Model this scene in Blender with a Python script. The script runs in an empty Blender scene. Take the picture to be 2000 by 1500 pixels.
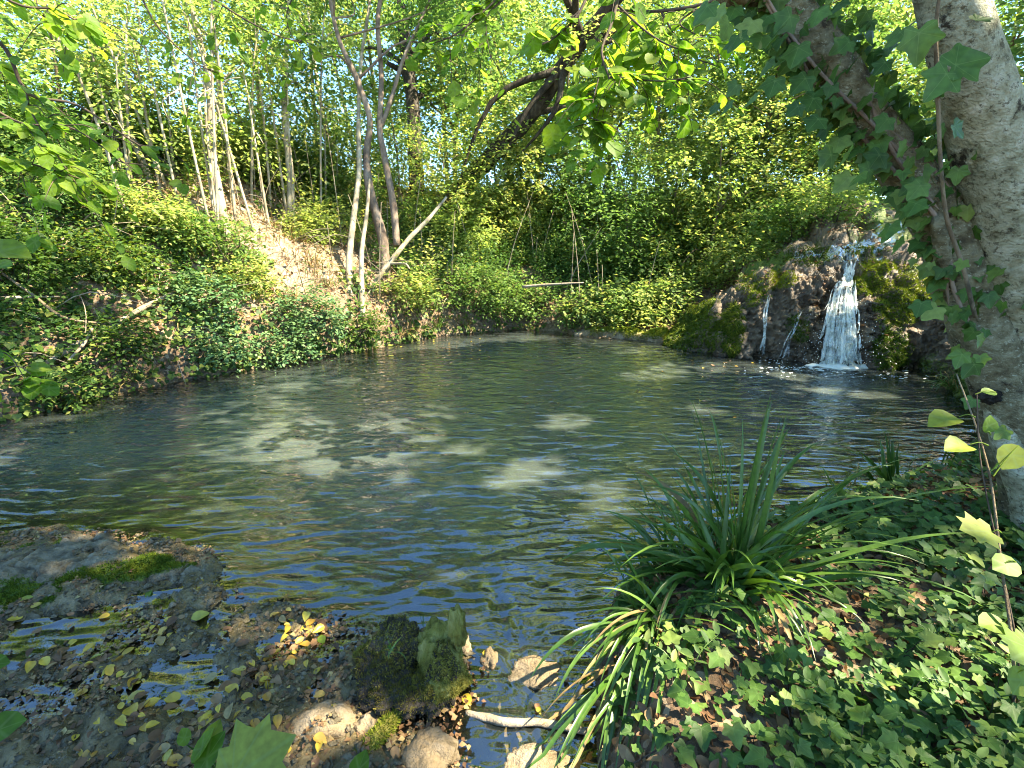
import bpy, math, random
import numpy as np
from mathutils import Vector, Matrix
from mathutils.bvhtree import BVHTree

# ------------------------------------------------------------------ camera, sky, sun, exposure
scene = bpy.context.scene
COL = scene.collection
CAMZ, PITCH, FPX = 1.5, math.radians(16.0), 944.0
cam_data = bpy.data.cameras.new('camera')
cam_data.sensor_width = 36.0
cam_data.lens = 36.0 * FPX / 2000.0
cam_data.clip_start = 0.02
cam_data.clip_end = 500.0
cam = bpy.data.objects.new('camera', cam_data)
cam.location = (0, 0, CAMZ)
cam.rotation_euler = (math.pi / 2 - PITCH, 0, 0)
COL.objects.link(cam)
scene.camera = cam

SUN_AZ, SUN_EL = math.radians(100.0), math.radians(52.0)      # azimuth from +Y towards +X
SUN = np.array([math.sin(SUN_AZ) * math.cos(SUN_EL), math.cos(SUN_AZ) * math.cos(SUN_EL), math.sin(SUN_EL)])
world = bpy.data.worlds.new('World')
scene.world = world
world.use_nodes = True
wn, wl = world.node_tree.nodes, world.node_tree.links
wn.clear()
sky = wn.new('ShaderNodeTexSky')
sky.sky_type = 'NISHITA'
sky.sun_disc = False
sky.sun_elevation = SUN_EL
sky.sun_rotation = SUN_AZ
sky.air_density = 0.8
sky.dust_density = 0.1
sky.altitude = 500.0
sky.ozone_density = 5.0
bg = wn.new('ShaderNodeBackground')
bg.inputs['Strength'].default_value = 0.125
wo = wn.new('ShaderNodeOutputWorld')
hsv = wn.new('ShaderNodeHueSaturation')
hsv.inputs['Saturation'].default_value = 1.12
hsv.inputs['Value'].default_value = 1.0
wl.new(sky.outputs[0], hsv.inputs['Color'])
wl.new(hsv.outputs[0], bg.inputs[0])
wl.new(bg.outputs[0], wo.inputs[0])

sun_data = bpy.data.lights.new('sun', 'SUN')
sun_data.energy = 3.8
sun_data.angle = math.radians(0.6)
sun_data.color = (1.0, 0.95, 0.88)
sun = bpy.data.objects.new('sun', sun_data)
sun.rotation_euler = Vector(SUN).to_track_quat('Z', 'Y').to_euler()
sun.location = (6, 4, 14)
COL.objects.link(sun)

scene.view_settings.view_transform = 'Standard'
scene.view_settings.look = 'None'
scene.view_settings.gamma = 1.0
scene.view_settings.use_curve_mapping = False
scene.view_settings.exposure = 3.0
try:
    scene.view_settings.use_white_balance = True
    scene.view_settings.white_balance_temperature = 8000.0
    scene.view_settings.white_balance_tint = 4.0
except Exception:
    pass
scene.render.engine = 'CYCLES'
cy = scene.cycles
cy.max_bounces = 7
cy.diffuse_bounces = 4
cy.glossy_bounces = 3
cy.transmission_bounces = 4
cy.transparent_max_bounces = 12
cy.sample_clamp_indirect = 6.0
cy.caustics_reflective = False
cy.caustics_refractive = False
try:
    cy.use_denoising = True
    cy.denoiser = 'OPENIMAGEDENOISE'
    cy.denoising_input_passes = 'RGB_ALBEDO_NORMAL'
    cy.denoising_prefilter = 'ACCURATE'
    cy.filter_width = 1.05
except Exception:
    pass

# ------------------------------------------------------------------ helpers
rng = np.random.default_rng(11)
CP, SP = math.cos(PITCH), math.sin(PITCH)
CAM = np.array([0, 0, CAMZ])


def ray(px, py):
    a, b = (px - 1000.0) / FPX, (750.0 - py) / FPX
    return np.array([a, CP + b * SP, -SP + b * CP])


def G(px, py, z=0.0):                       # where the sight line meets the height z
    d = ray(px, py)
    return CAM + d * ((z - CAMZ) / d[2])


def P(px, py, t):                           # a point t metres deep along the sight line
    return CAM + ray(px, py) * t


def _hash(ix, iy, iz, seed):
    n = (ix.astype(np.int64) * 374761393 + iy.astype(np.int64) * 668265263 + iz.astype(np.int64) * 2147483647 + seed * 974711) & 0xFFFFFFFF
    n = ((n ^ (n >> 13)) * 1274126177) & 0xFFFFFFFF
    n = ((n ^ (n >> 16)) * 2246822519) & 0xFFFFFFFF
    return ((n ^ (n >> 15)) & 0xFFFFFF) / float(0xFFFFFF)


def vnoise(p, seed=0):                      # value noise in 0..1, p is (N,3)
    f = np.floor(p)
    i = f.astype(np.int64)
    u = p - f
    u = u * u * (3 - 2 * u)
    x, y, z = i[:, 0], i[:, 1], i[:, 2]
    ux, uy, uz = u[:, 0], u[:, 1], u[:, 2]
    def h(a, b, c):
        return _hash(x + a, y + b, z + c, seed)
    x00 = h(0, 0, 0) * (1 - ux) + h(1, 0, 0) * ux
    x10 = h(0, 1, 0) * (1 - ux) + h(1, 1, 0) * ux
    x01 = h(0, 0, 1) * (1 - ux) + h(1, 0, 1) * ux
    x11 = h(0, 1, 1) * (1 - ux) + h(1, 1, 1) * ux
    return (x00 * (1 - uy) + x10 * uy) * (1 - uz) + (x01 * (1 - uy) + x11 * uy) * uz


def fbm(p, octaves=4, seed=0, gain=0.5):
    p = np.asarray(p, float)
    s, a, tot = np.zeros(len(p)), 1.0, 0.0
    for o in range(octaves):
        s += a * vnoise(p, seed + o * 17)
        tot += a
        a *= gain
        p = p * 2.03 + 3.7
    return s / tot


def xyz(x, y, z=None):
    return np.stack([x, y, np.zeros_like(x) if z is None else z], 1)


def sstep(a, b, x):
    t = np.clip((x - a) / (b - a), 0, 1)
    return t * t * (3 - 2 * t)


def norm(v):
    return v / np.maximum(np.linalg.norm(v, axis=-1, keepdims=True), 1e-9)


def mesh_data(name, V, F, mat=None, attrs=None, smooth=True):
    """V (N,3); F (M,3) or (M,4) ints."""
    V = np.ascontiguousarray(V, np.float32)
    F = np.ascontiguousarray(F, np.int32)
    me = bpy.data.meshes.new(name)
    k = F.shape[1]
    me.vertices.add(len(V))
    me.vertices.foreach_set('co', V.ravel())
    me.loops.add(F.size)
    me.loops.foreach_set('vertex_index', F.ravel())
    me.polygons.add(len(F))
    me.polygons.foreach_set('loop_start', np.arange(0, F.size, k, dtype=np.int32))
    if smooth:
        me.polygons.foreach_set('use_smooth', np.ones(len(F), bool))
    for an, av in (attrs or {}).items():
        at = me.attributes.new(an, 'FLOAT', 'POINT')
        at.data.foreach_set('value', np.ascontiguousarray(av, np.float32))
    me.update(calc_edges=True)
    if mat is not None:
        me.materials.append(mat)
    return me


def link(name, data, parent=None):
    o = bpy.data.objects.new(name, data)
    COL.objects.link(o)
    if parent is not None:
        o.parent = parent
    return o


def obj(name, V, F, mat, parent=None, attrs=None, smooth=True):
    V = np.asarray(V, float)
    if parent is not None:
        r = parent
        while r is not None:
            V = V - np.array(r.location)
            r = r.parent
    return link(name, mesh_data(name, V, F, mat, attrs, smooth), parent)


def tag(o, label=None, cat=None, group=None, kind=None):
    if label: o['label'] = label
    if cat: o['category'] = cat
    if group: o['group'] = group
    if kind: o['kind'] = kind
    return o


def thing(name, label, cat, loc, group=None):
    o = link(name, None)
    o.empty_display_size = 0.1
    o.location = tuple(float(v) for v in loc)
    return tag(o, label, cat, group)


def polar_grid(nr, na, r0, r1, cx=0.0, cy_=-0.6, a0=-math.pi, a1=math.pi):
    closed = abs((a1 - a0) - 2 * math.pi) < 1e-6
    r = r0 * (r1 / r0) ** (np.arange(nr) / (nr - 1))
    a = a0 + (a1 - a0) * np.arange(na) / (na if closed else na - 1)
    R, A = np.meshgrid(r, a, indexing='ij')
    x, y = cx + R * np.sin(A), cy_ + R * np.cos(A)
    idx = np.arange(nr * na).reshape(nr, na)
    if closed:
        nxt = np.roll(idx, -1, 1)
        q = np.stack([idx[:-1], idx[1:], nxt[1:], nxt[:-1]], -1).reshape(-1, 4)
    else:
        q = np.stack([idx[:-1, :-1], idx[1:, :-1], idx[1:, 1:], idx[:-1, 1:]], -1).reshape(-1, 4)
    return x.ravel(), y.ravel(), q[:, ::-1]


def catmull(pts, n):
    pts = np.asarray(pts, float)
    if len(pts) == 2:
        s = np.linspace(0, 1, n)[:, None]
        return pts[0] * (1 - s) + pts[1] * s
    p = np.vstack([2 * pts[0] - pts[1], pts, 2 * pts[-1] - pts[-2]])
    u = np.linspace(0, len(pts) - 1 - 1e-6, n)
    i = u.astype(int)
    t = (u - i)[:, None]
    p0, p1, p2, p3 = p[i], p[i + 1], p[i + 2], p[i + 3]
    return 0.5 * (2 * p1 + (p2 - p0) * t + (2 * p0 - 5 * p1 + 4 * p2 - p3) * t ** 2 + (3 * p1 - p0 - 3 * p2 + p3) * t ** 3)


def tube(pts, radii, sides=8, n=None, bump=0.0, seed=0, freq=6.0, cap=True):
    """A tapered, slightly lumpy limb along pts; returns V, quads."""
    pts = np.asarray(pts, float)
    n = n or max(4, len(pts) * 4)
    c = catmull(pts, n)
    r = np.interp(np.linspace(0, 1, n), np.linspace(0, 1, len(radii)), radii)
    T = norm(np.gradient(c, axis=0))
    up = np.array([0.0, 0, 1.0])
    if abs(T[0] @ up) > 0.9: up = np.array([0, 1.0, 0.1])
    N = np.zeros_like(c)
    N[0] = norm(np.cross(T[0], up))
    for k in range(1, n):
        v = N[k - 1] - T[k] * (N[k - 1] @ T[k])
        N[k] = v / max(np.linalg.norm(v), 1e-9)
    B = np.cross(T, N)
    a = np.linspace(0, 2 * np.pi, sides, endpoint=False)
    dirs = N[:, None] * np.cos(a)[None, :, None] + B[:, None] * np.sin(a)[None, :, None]
    rr = np.repeat(r[:, None], sides, 1)
    if bump:
        q = (c[:, None] + dirs * r[:, None, None]).reshape(-1, 3)
        rr = rr * (1 + bump * (fbm(q * freq, 3, seed) - 0.5) * 2).reshape(n, sides)
    V = (c[:, None] + dirs * rr[..., None]).reshape(-1, 3)
    idx = np.arange(n * sides).reshape(n, sides)
    nx = np.roll(idx, -1, 1)
    F = np.stack([idx[:-1], nx[:-1], nx[1:], idx[1:]], -1).reshape(-1, 4)
    if cap:
        V = np.vstack([V, c[0], c[-1]])
        e0, e1 = len(V) - 2, len(V) - 1
        f0 = np.stack([np.full(sides, e0), nx[0], idx[0], np.full(sides, e0)], -1)
        f1 = np.stack([np.full(sides, e1), idx[-1], nx[-1], np.full(sides, e1)], -1)
        extra0, extra1 = f0[:, :3], f1[:, :3]
        tri = np.vstack([F[:, [0, 1, 2]], F[:, [0, 2, 3]], extra0, extra1])
        return V, tri
    return V, np.vstack([F[:, [0, 1, 2]], F[:, [0, 2, 3]]])


def join(parts):
    Vs, Fs, o = [], [], 0
    for V, F in parts:
        Vs.append(V); Fs.append(F + o); o += len(V)
    return np.vstack(Vs), np.vstack(Fs)


# ------------------------------------------------------------------ materials
def new_mat(name):
    m = bpy.data.materials.new(name)
    m.use_nodes = True
    m.node_tree.nodes.clear()
    return m, m.node_tree.nodes, m.node_tree.links


def N_(nodes, typ, **kw):
    n = nodes.new(typ)
    for k, v in kw.items():
        if k == 'inp':
            for kk, vv in v.items():
                n.inputs[kk].default_value = vv
        else:
            setattr(n, k, v)
    return n


def ramp(nodes, stops, interp='LINEAR'):
    r = nodes.new('ShaderNodeValToRGB')
    r.color_ramp.interpolation = interp
    e = r.color_ramp.elements
    while len(e) < len(stops): e.new(0.5)
    while len(e) > len(stops): e.remove(e[-1])
    for el, (p, c) in zip(e, stops):
        el.position = p
        el.color = (c[0], c[1], c[2], 1.0) if not isinstance(c, (int, float)) else (c, c, c, 1)
    return r


def mix_rgb(nodes, links, fac, a, b, mode='MIX'):
    m = nodes.new('ShaderNodeMix')
    m.data_type = 'RGBA'
    m.blend_type = mode
    for s, v in ((0, fac), (6, a), (7, b)):
        if hasattr(v, 'links'):
            links.new(v, m.inputs[s])
        elif s == 0:
            m.inputs[0].default_value = v
        else:
            m.inputs[s].default_value = (*v, 1.0)
    return m.outputs[2]


def math_(nodes, links, op, a, b=0.5, clamp=False):
    m = nodes.new('ShaderNodeMath')
    m.operation = op
    m.use_clamp = clamp
    for s, v in ((0, a), (1, b)):
        if hasattr(v, 'links'): links.new(v, m.inputs[s])
        else: m.inputs[s].default_value = v
    return m.outputs[0]


def leaf_mat(name, stops, trans=0.45, tcol=(1.75, 1.75, 1.15), rough=0.5, spec=0.22, veins=False):
    m, n, l = new_mat(name)
    at = N_(n, 'ShaderNodeAttribute', attribute_name='rnd')
    oi = N_(n, 'ShaderNodeObjectInfo')
    s = math_(n, l, 'FRACT', math_(n, l, 'ADD', at.outputs['Fac'], oi.outputs['Random']))
    r = ramp(n, stops)
    l.new(s, r.inputs[0])
    colr = r.outputs[0]
    geo = N_(n, 'ShaderNodeNewGeometry')
    nz = N_(n, 'ShaderNodeTexNoise', inp={'Scale': 45.0, 'Detail': 2.0})
    l.new(geo.outputs['Position'], nz.inputs['Vector'])
    nr = ramp(n, [(0.3, (0.75, 0.75, 0.75)), (0.7, (1.15, 1.15, 1.1))])
    l.new(nz.outputs[0], nr.inputs[0])
    colr = mix_rgb(n, l, 1.0, colr, nr.outputs[0], 'MULTIPLY')
    if veins:
        va = N_(n, 'ShaderNodeAttribute', attribute_name='vein')
        vr = ramp(n, [(0.86, 0.0), (0.96, 1.0)])
        l.new(va.outputs['Fac'], vr.inputs[0])
        colr = mix_rgb(n, l, math_(n, l, 'MULTIPLY', vr.outputs[0], 0.3), colr, (0.2, 0.28, 0.1))
    p = N_(n, 'ShaderNodeBsdfPrincipled', inp={'Roughness': rough, 'Specular IOR Level': spec})
    l.new(colr, p.inputs['Base Color'])
    t = N_(n, 'ShaderNodeBsdfTranslucent')
    l.new(mix_rgb(n, l, 1.0, colr, tcol, 'MULTIPLY'), t.inputs['Color'])
    mx = N_(n, 'ShaderNodeMixShader', inp={0: trans})
    l.new(p.outputs[0], mx.inputs[1]); l.new(t.outputs[0], mx.inputs[2])
    o = N_(n, 'ShaderNodeOutputMaterial')
    l.new(mx.outputs[0], o.inputs[0])
    return m


def surf_mat(name, stops, scale=6.0, detail=6.0, stretch=(1, 1, 1), bump=0.4, bscale=None, rough=0.85, spec=0.25, moss=None, dark=None, vor=None, fleck=None):
    """Rough natural surface: noise-driven colour, optional dark blotches, moss attribute, bump."""
    m, n, l = new_mat(name)
    geo = N_(n, 'ShaderNodeNewGeometry')
    mp = N_(n, 'ShaderNodeMapping', inp={'Scale': stretch})
    l.new(geo.outputs['Position'], mp.inputs[0])
    nz = N_(n, 'ShaderNodeTexNoise', inp={'Scale': scale, 'Detail': detail, 'Roughness': 0.62})
    l.new(mp.outputs[0], nz.inputs['Vector'])
    r = ramp(n, stops)
    l.new(nz.outputs[0], r.inputs[0])
    colr = r.outputs[0]
    hgt = nz.outputs[0]
    if vor:
        vs, vcol, vamt = vor
        v = N_(n, 'ShaderNodeTexVoronoi', inp={'Scale': vs})
        v.feature = 'F1'
        l.new(geo.outputs['Position'], v.inputs['Vector'])
        vr = ramp(n, vcol)
        sp = N_(n, 'ShaderNodeSeparateColor')
        l.new(v.outputs['Color'], sp.inputs[0])
        l.new(sp.outputs[0], vr.inputs[0])
        colr = mix_rgb(n, l, vamt, colr, vr.outputs[0])
        hgt = math_(n, l, 'SUBTRACT', hgt, math_(n, l, 'MULTIPLY', v.outputs['Distance'], 0.7))
    if dark:
        dscale, lo, hi, dc = dark
        dn = N_(n, 'ShaderNodeTexNoise', inp={'Scale': dscale, 'Detail': 8.0, 'Roughness': 0.7})
        l.new(mp.outputs[0], dn.inputs['Vector'])
        dr = ramp(n, [(lo, 0.0), (hi, 1.0)])
        l.new(dn.outputs[0], dr.inputs[0])
        colr = mix_rgb(n, l, dr.outputs[0], colr, dc)
    if fleck:
        fn = N_(n, 'ShaderNodeTexNoise', inp={'Scale': fleck[0], 'Detail': 6.0, 'Roughness': 0.75})
        l.new(mp.outputs[0], fn.inputs['Vector'])
        fr_ = ramp(n, [(fleck[1], 0.0), (fleck[1] + .05, 1.0)])
        l.new(fn.outputs[0], fr_.inputs[0])
        colr = mix_rgb(n, l, math_(n, l, 'MULTIPLY', fr_.outputs[0], .8), colr, fleck[2])
    if moss:
        ma = N_(n, 'ShaderNodeAttribute', attribute_name='moss')
        mn = N_(n, 'ShaderNodeTexNoise', inp={'Scale': 30.0, 'Detail': 5.0, 'Roughness': 0.7})
        l.new(geo.outputs['Position'], mn.inputs['Vector'])
        mr = ramp(n, [(0.3, moss[0]), (0.7, moss[1])])
        l.new(mn.outputs[0], mr.inputs[0])
        f = math_(n, l, 'ADD', ma.outputs['Fac'], math_(n, l, 'SUBTRACT', mn.outputs[0], 0.5))
        fr = ramp(n, [(0.42, 0.0), (0.58, 1.0)])
        l.new(f, fr.inputs[0])
        colr = mix_rgb(n, l, fr.outputs[0], colr, mr.outputs[0])
    wa = N_(n, 'ShaderNodeAttribute', attribute_name='wet')
    p = N_(n, 'ShaderNodeBsdfPrincipled', inp={'Specular IOR Level': spec})
    colr = mix_rgb(n, l, math_(n, l, 'MULTIPLY', wa.outputs['Fac'], 0.5), colr, mix_rgb(n, l, 1.0, colr, (0.4, 0.38, 0.34), 'MULTIPLY'))
    l.new(colr, p.inputs['Base Color'])
    rr = N_(n, 'ShaderNodeMapRange', inp={1: 0.0, 2: 1.0, 3: rough, 4: 0.22})
    l.new(wa.outputs['Fac'], rr.inputs[0])
    l.new(rr.outputs[0], p.inputs['Roughness'])
    bn = N_(n, 'ShaderNodeTexNoise', inp={'Scale': bscale or scale * 5, 'Detail': 6.0, 'Roughness': 0.65})
    l.new(mp.outputs[0], bn.inputs['Vector'])
    b = N_(n, 'ShaderNodeBump', inp={'Strength': bump, 'Distance': 0.035})
    l.new(math_(n, l, 'ADD', hgt, bn.outputs[0]), b.inputs['Height'])
    l.new(b.outputs[0], p.inputs['Normal'])
    o = N_(n, 'ShaderNodeOutputMaterial')
    l.new(p.outputs[0], o.inputs[0])
    return m


M = {}
M['leaf_canopy'] = leaf_mat('canopy leaf', [(0.0, (0.06, 0.13, 0.035)), (0.5, (0.11, 0.19, 0.055)), (0.85, (0.18, 0.245, 0.075)), (1.0, (0.33, 0.32, 0.1))], 0.5)
M['leaf_overhead'] = leaf_mat('overhead leaf', [(0.0, (0.1, 0.17, 0.015)), (0.5, (0.15, 0.23, 0.025)), (1.0, (0.24, 0.28, 0.04))], 0.62, (2.0, 1.8, 0.9))
M['moss_olive'] = leaf_mat('olive brown moss', [(0.0, (0.09, 0.07, 0.02)), (0.5, (0.17, 0.15, 0.03)), (0.8, (0.24, 0.22, 0.04)), (1.0, (0.36, 0.3, 0.08))], 0.2, (1.2, 1.2, 0.6), 0.8, 0.1)
M['leaf_yellowgreen'] = leaf_mat('yellow green leaf', [(0.0, (0.12, 0.195, 0.055)), (0.5, (0.2, 0.275, 0.08)), (0.85, (0.29, 0.33, 0.11)), (1.0, (0.47, 0.41, 0.14))], 0.55)
M['leaf_shrub'] = leaf_mat('shrub leaf', [(0.0, (0.05, 0.11, 0.028)), (0.5, (0.085, 0.165, 0.04)), (0.9, (0.15, 0.225, 0.055)), (1.0, (0.23, 0.26, 0.07))], 0.4)
M['leaf_bluish'] = leaf_mat('grey green leaf', [(0.0, (0.05, 0.12, 0.05)), (0.6, (0.09, 0.18, 0.07)), (1.0, (0.16, 0.24, 0.1))], 0.35, (1.2, 1.2, 0.8))
M['leaf_ivy'] = leaf_mat('ivy leaf', [(0.0, (0.03, 0.075, 0.014)), (0.5, (0.055, 0.12, 0.024)), (0.85, (0.09, 0.165, 0.035)), (1.0, (0.16, 0.21, 0.05))], 0.3, (1.4, 1.4, 0.7), 0.5, 0.22, veins=True)
M['leaf_ivy_far'] = leaf_mat('far ivy leaf', [(0.0, (0.025, 0.06, 0.013)), (0.5, (0.055, 0.105, 0.02)), (0.85, (0.1, 0.165, 0.032)), (1.0, (0.2, 0.21, 0.05))], 0.35, (1.7, 1.7, 0.7), 0.55, 0.2)
M['leaf_branch'] = leaf_mat('broad branch leaf', [(0.0, (0.07, 0.16, 0.014)), (0.6, (0.12, 0.22, 0.02)), (1.0, (0.2, 0.27, 0.03))], 0.6, veins=True)
M['leaf_sapling'] = leaf_mat('sapling leaf', [(0.0, (0.11, 0.19, 0.025)), (0.6, (0.17, 0.24, 0.035)), (1.0, (0.24, 0.27, 0.05))], 0.45, veins=True)
M['leaf_yellow'] = leaf_mat('fallen yellow leaf', [(0.0, (0.42, 0.27, 0.03)), (0.4, (0.55, 0.4, 0.05)), (0.7, (0.4, 0.2, 0.035)), (0.88, (0.5, 0.33, 0.08)), (1.0, (0.34, 0.33, 0.06))], 0.25, (1.1, 1.0, 0.7), 0.4, 0.4)
M['leaf_brown'] = leaf_mat('fallen brown leaf', [(0.0, (0.1, 0.05, 0.025)), (0.5, (0.19, 0.1, 0.045)), (0.8, (0.26, 0.16, 0.075)), (1.0, (0.3, 0.24, 0.1))], 0.15, (1.1, 0.9, 0.6), 0.6, 0.3)
M['blade'] = leaf_mat('sedge blade', [(0.0, (0.035, 0.09, 0.012)), (0.5, (0.06, 0.13, 0.02)), (1.0, (0.1, 0.18, 0.028))], 0.3, (1.4, 1.4, 0.6), 0.35, 0.5)
M['blade_dry'] = leaf_mat('dry sedge blade', [(0.0, (0.16, 0.1, 0.04)), (1.0, (0.33, 0.24, 0.1))], 0.25, (1.1, 1.0, 0.7), 0.6, 0.3)
M['moss'] = leaf_mat('moss', [(0.0, (0.035, 0.065, 0.008)), (0.6, (0.07, 0.115, 0.012)), (1.0, (0.15, 0.17, 0.02))], 0.2, (1.2, 1.2, 0.6), 0.8, 0.1)
M['moss_bright'] = leaf_mat('bright moss', [(0.0, (0.09, 0.13, 0.012)), (0.6, (0.16, 0.2, 0.02)), (1.0, (0.25, 0.25, 0.04))], 0.2, (1.2, 1.2, 0.6), 0.8, 0.1)
M['bark_pale'] = surf_mat('pale lichened bark', [(0.32, (0.16, 0.14, 0.08)), (0.43, (0.31, 0.29, 0.175)), (0.54, (0.43, 0.41, 0.27)), (0.66, (0.56, 0.54, 0.4))], 17.0, 14.0, (1, 1, 1.1), 1.0, 60.0, 0.9, 0.15, dark=(6.0, 0.59, 0.64, (0.05, 0.04, 0.025)), fleck=(42.0, 0.55, (0.1, 0.085, 0.05)))
M['bark_ivied'] = surf_mat('brown lichened bark', [(0.3, (0.07, 0.055, 0.03)), (0.48, (0.17, 0.145, 0.08)), (0.62, (0.28, 0.26, 0.16)), (0.78, (0.4, 0.38, 0.26))], 18.0, 10.0, (1, 1, 1.3), 0.9, 60.0, 0.9, 0.15, dark=(9.0, 0.55, 0.65, (0.05, 0.038, 0.022)), fleck=(50.0, 0.57, (0.4, 0.39, 0.27)))
M['bark_brown'] = surf_mat('brown bark', [(0.3, (0.07, 0.05, 0.03)), (0.5, (0.16, 0.12, 0.075)), (0.7, (0.27, 0.22, 0.14))], 10.0, 9.0, (1, 1, 0.5), 0.7, 40.0, 0.9, 0.15, dark=(4.0, 0.55, 0.65, (0.05, 0.04, 0.025)))
M['bark_dark'] = surf_mat('dark rugged bark', [(0.35, (0.018, 0.015, 0.012)), (0.55, (0.055, 0.046, 0.036)), (0.7, (0.11, 0.095, 0.075))], 9.0, 9.0, (1, 1, 0.4), 0.9, 30.0, 0.95, 0.1)
M['bark_stem'] = surf_mat('grey stem bark', [(0.3, (0.15, 0.11, 0.075)), (0.5, (0.3, 0.25, 0.17)), (0.7, (0.44, 0.38, 0.28))], 7.0, 6.0, (1, 1, 0.5), 0.4, 30.0, 0.85, 0.2)
M['bark_reddish'] = surf_mat('reddish stem bark', [(0.3, (0.08, 0.055, 0.04)), (0.5, (0.17, 0.125, 0.092)), (0.7, (0.29, 0.225, 0.17))], 7.0, 6.0, (1, 1, 0.4), 0.5, 30.0, 0.85, 0.2)
M['twig'] = surf_mat('dark twig', [(0.3, (0.03, 0.022, 0.016)), (0.7, (0.09, 0.065, 0.045))], 12.0, 3.0, (1, 1, 1), 0.2, 40.0, 0.8, 0.2)
M['dead_wood'] = surf_mat('dead wood', [(0.3, (0.13, 0.1, 0.065)), (0.5, (0.25, 0.2, 0.14)), (0.7, (0.38, 0.32, 0.24))], 9.0, 7.0, (1, 1, 0.5), 0.5, 40.0, 0.9, 0.15)
M['rotten_wood'] = surf_mat('mossy rotten wood', [(0.3, (0.08, 0.07, 0.015)), (0.48, (0.26, 0.24, 0.05)), (0.7, (0.45, 0.4, 0.14))], 14.0, 8.0, (1.6, 1.6, 0.5), 1.0, 45.0, 0.9, 0.15)
M['tufa'] = surf_mat('tufa rock', [(0.25, (0.05, 0.034, 0.02)), (0.45, (0.12, 0.085, 0.052)), (0.62, (0.2, 0.15, 0.1)), (0.8, (0.3, 0.24, 0.18))], 5.0, 9.0, (1, 1, 0.8), 0.9, 26.0, 0.75, 0.35,
                  moss=((0.03, 0.06, 0.008), (0.13, 0.17, 0.018)))
M['ledge'] = surf_mat('low tufa ledge', [(0.25, (0.09, 0.06, 0.03)), (0.5, (0.22, 0.16, 0.09)), (0.75, (0.4, 0.32, 0.22))], 7.0, 8.0, (1, 1, 1), 0.8, 30.0, 0.8, 0.3,
                   moss=((0.06, 0.08, 0.01), (0.2, 0.19, 0.02)))
M['slab'] = surf_mat('grey slab rock', [(0.3, (0.045, 0.036, 0.02)), (0.45, (0.115, 0.094, 0.056)), (0.58, (0.2, 0.165, 0.105)), (0.75, (0.31, 0.265, 0.18))], 16.0, 12.0, (1, 1, 1), 0.9, 40.0, 0.8, 0.3,
                  moss=((0.025, 0.055, 0.008), (0.1, 0.15, 0.015)))

# ------------------------------------------------------------------ ground
def shore_pt(px, py, z=0.0):
    return G(px, py, z)[:2]

# pool outline: point, cut height, slope, height limit of the bank there
SH = [
    ((-9.0, 3.3), .2, 1.0, 5.4), (shore_pt(0, 820), .22, 1.0, 5.4), (shore_pt(150, 786), .25, 1.0, 5.4),
    (shore_pt(300, 753), .25, 1.0, 5.4), (shore_pt(500, 719), .3, 1.0, 5.2), (shore_pt(640, 697), .35, .9, 5.0),
    (shore_pt(760, 674), .45, .7, 4.6), (shore_pt(850, 657), .6, .55, 4.2), (shore_pt(1000, 643), .6, .42, 3.7),
    (shore_pt(1085, 646), .3, .4, 3.6), (shore_pt(1130, 657), .02, .22, 3.2), (shore_pt(1300, 669), .02, .24, 3.1),
    (shore_pt(1400, 690), .0, .30, 3.0), (shore_pt(1500, 699), .0, .30, 3.0), (shore_pt(1600, 709), .0, .30, 3.0),
    (shore_pt(1700, 716), .0, .32, 3.0), (shore_pt(1790, 718), .0, .33, 3.0), (shore_pt(1860, 742), .3, .45, 3.0),
    (shore_pt(1925, 790), .3, .35, 3.0), (shore_pt(1915, 850), .25, .3, 1.6), (shore_pt(1820, 940), .2, .16, .8),
    (shore_pt(1650, 995), .18, .15, .8), (shore_pt(1480, 1040), .18, .15, .7), (shore_pt(1300, 1095), .18, .15, .7),
    (shore_pt(1210, 1150), .18, .16, .7), (shore_pt(1175, 1225), .18, .16, .7), (shore_pt(1165, 1300), .18, .16, .7),
    (shore_pt(1165, 1400), .18, .16, .7), (shore_pt(1170, 1500), .18, .16, .7), ((0.2, 0.4), .18, .15, .7), ((0.1, -1.6), .18, .15, .7),
    ((-0.5, -1.6), .0, .02, .1), ((-0.12, 0.5), .0, .02, .08), (shore_pt(930, 1500), .0, .015, .07), (shore_pt(950, 1350), .0, .015, .07),
    (shore_pt(890, 1250), .01, .015, .06), (shore_pt(700, 1235), .01, .012, .05), (shore_pt(560, 1195), .0, .012, .05),
    (shore_pt(440, 1180), .0, .012, .05), (shore_pt(415, 1100), .01, .012, .06), (shore_pt(300, 1050), .01, .012, .06),
    (shore_pt(100, 1030), .01, .012, .06), (shore_pt(-100, 1040), .01, .012, .06), ((-9.0, 1.7), .01, .02, .1),
]
SHP = np.array([s[0] for s in SH], float)
SHA = np.array([s[1:] for s in SH], float)


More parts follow.
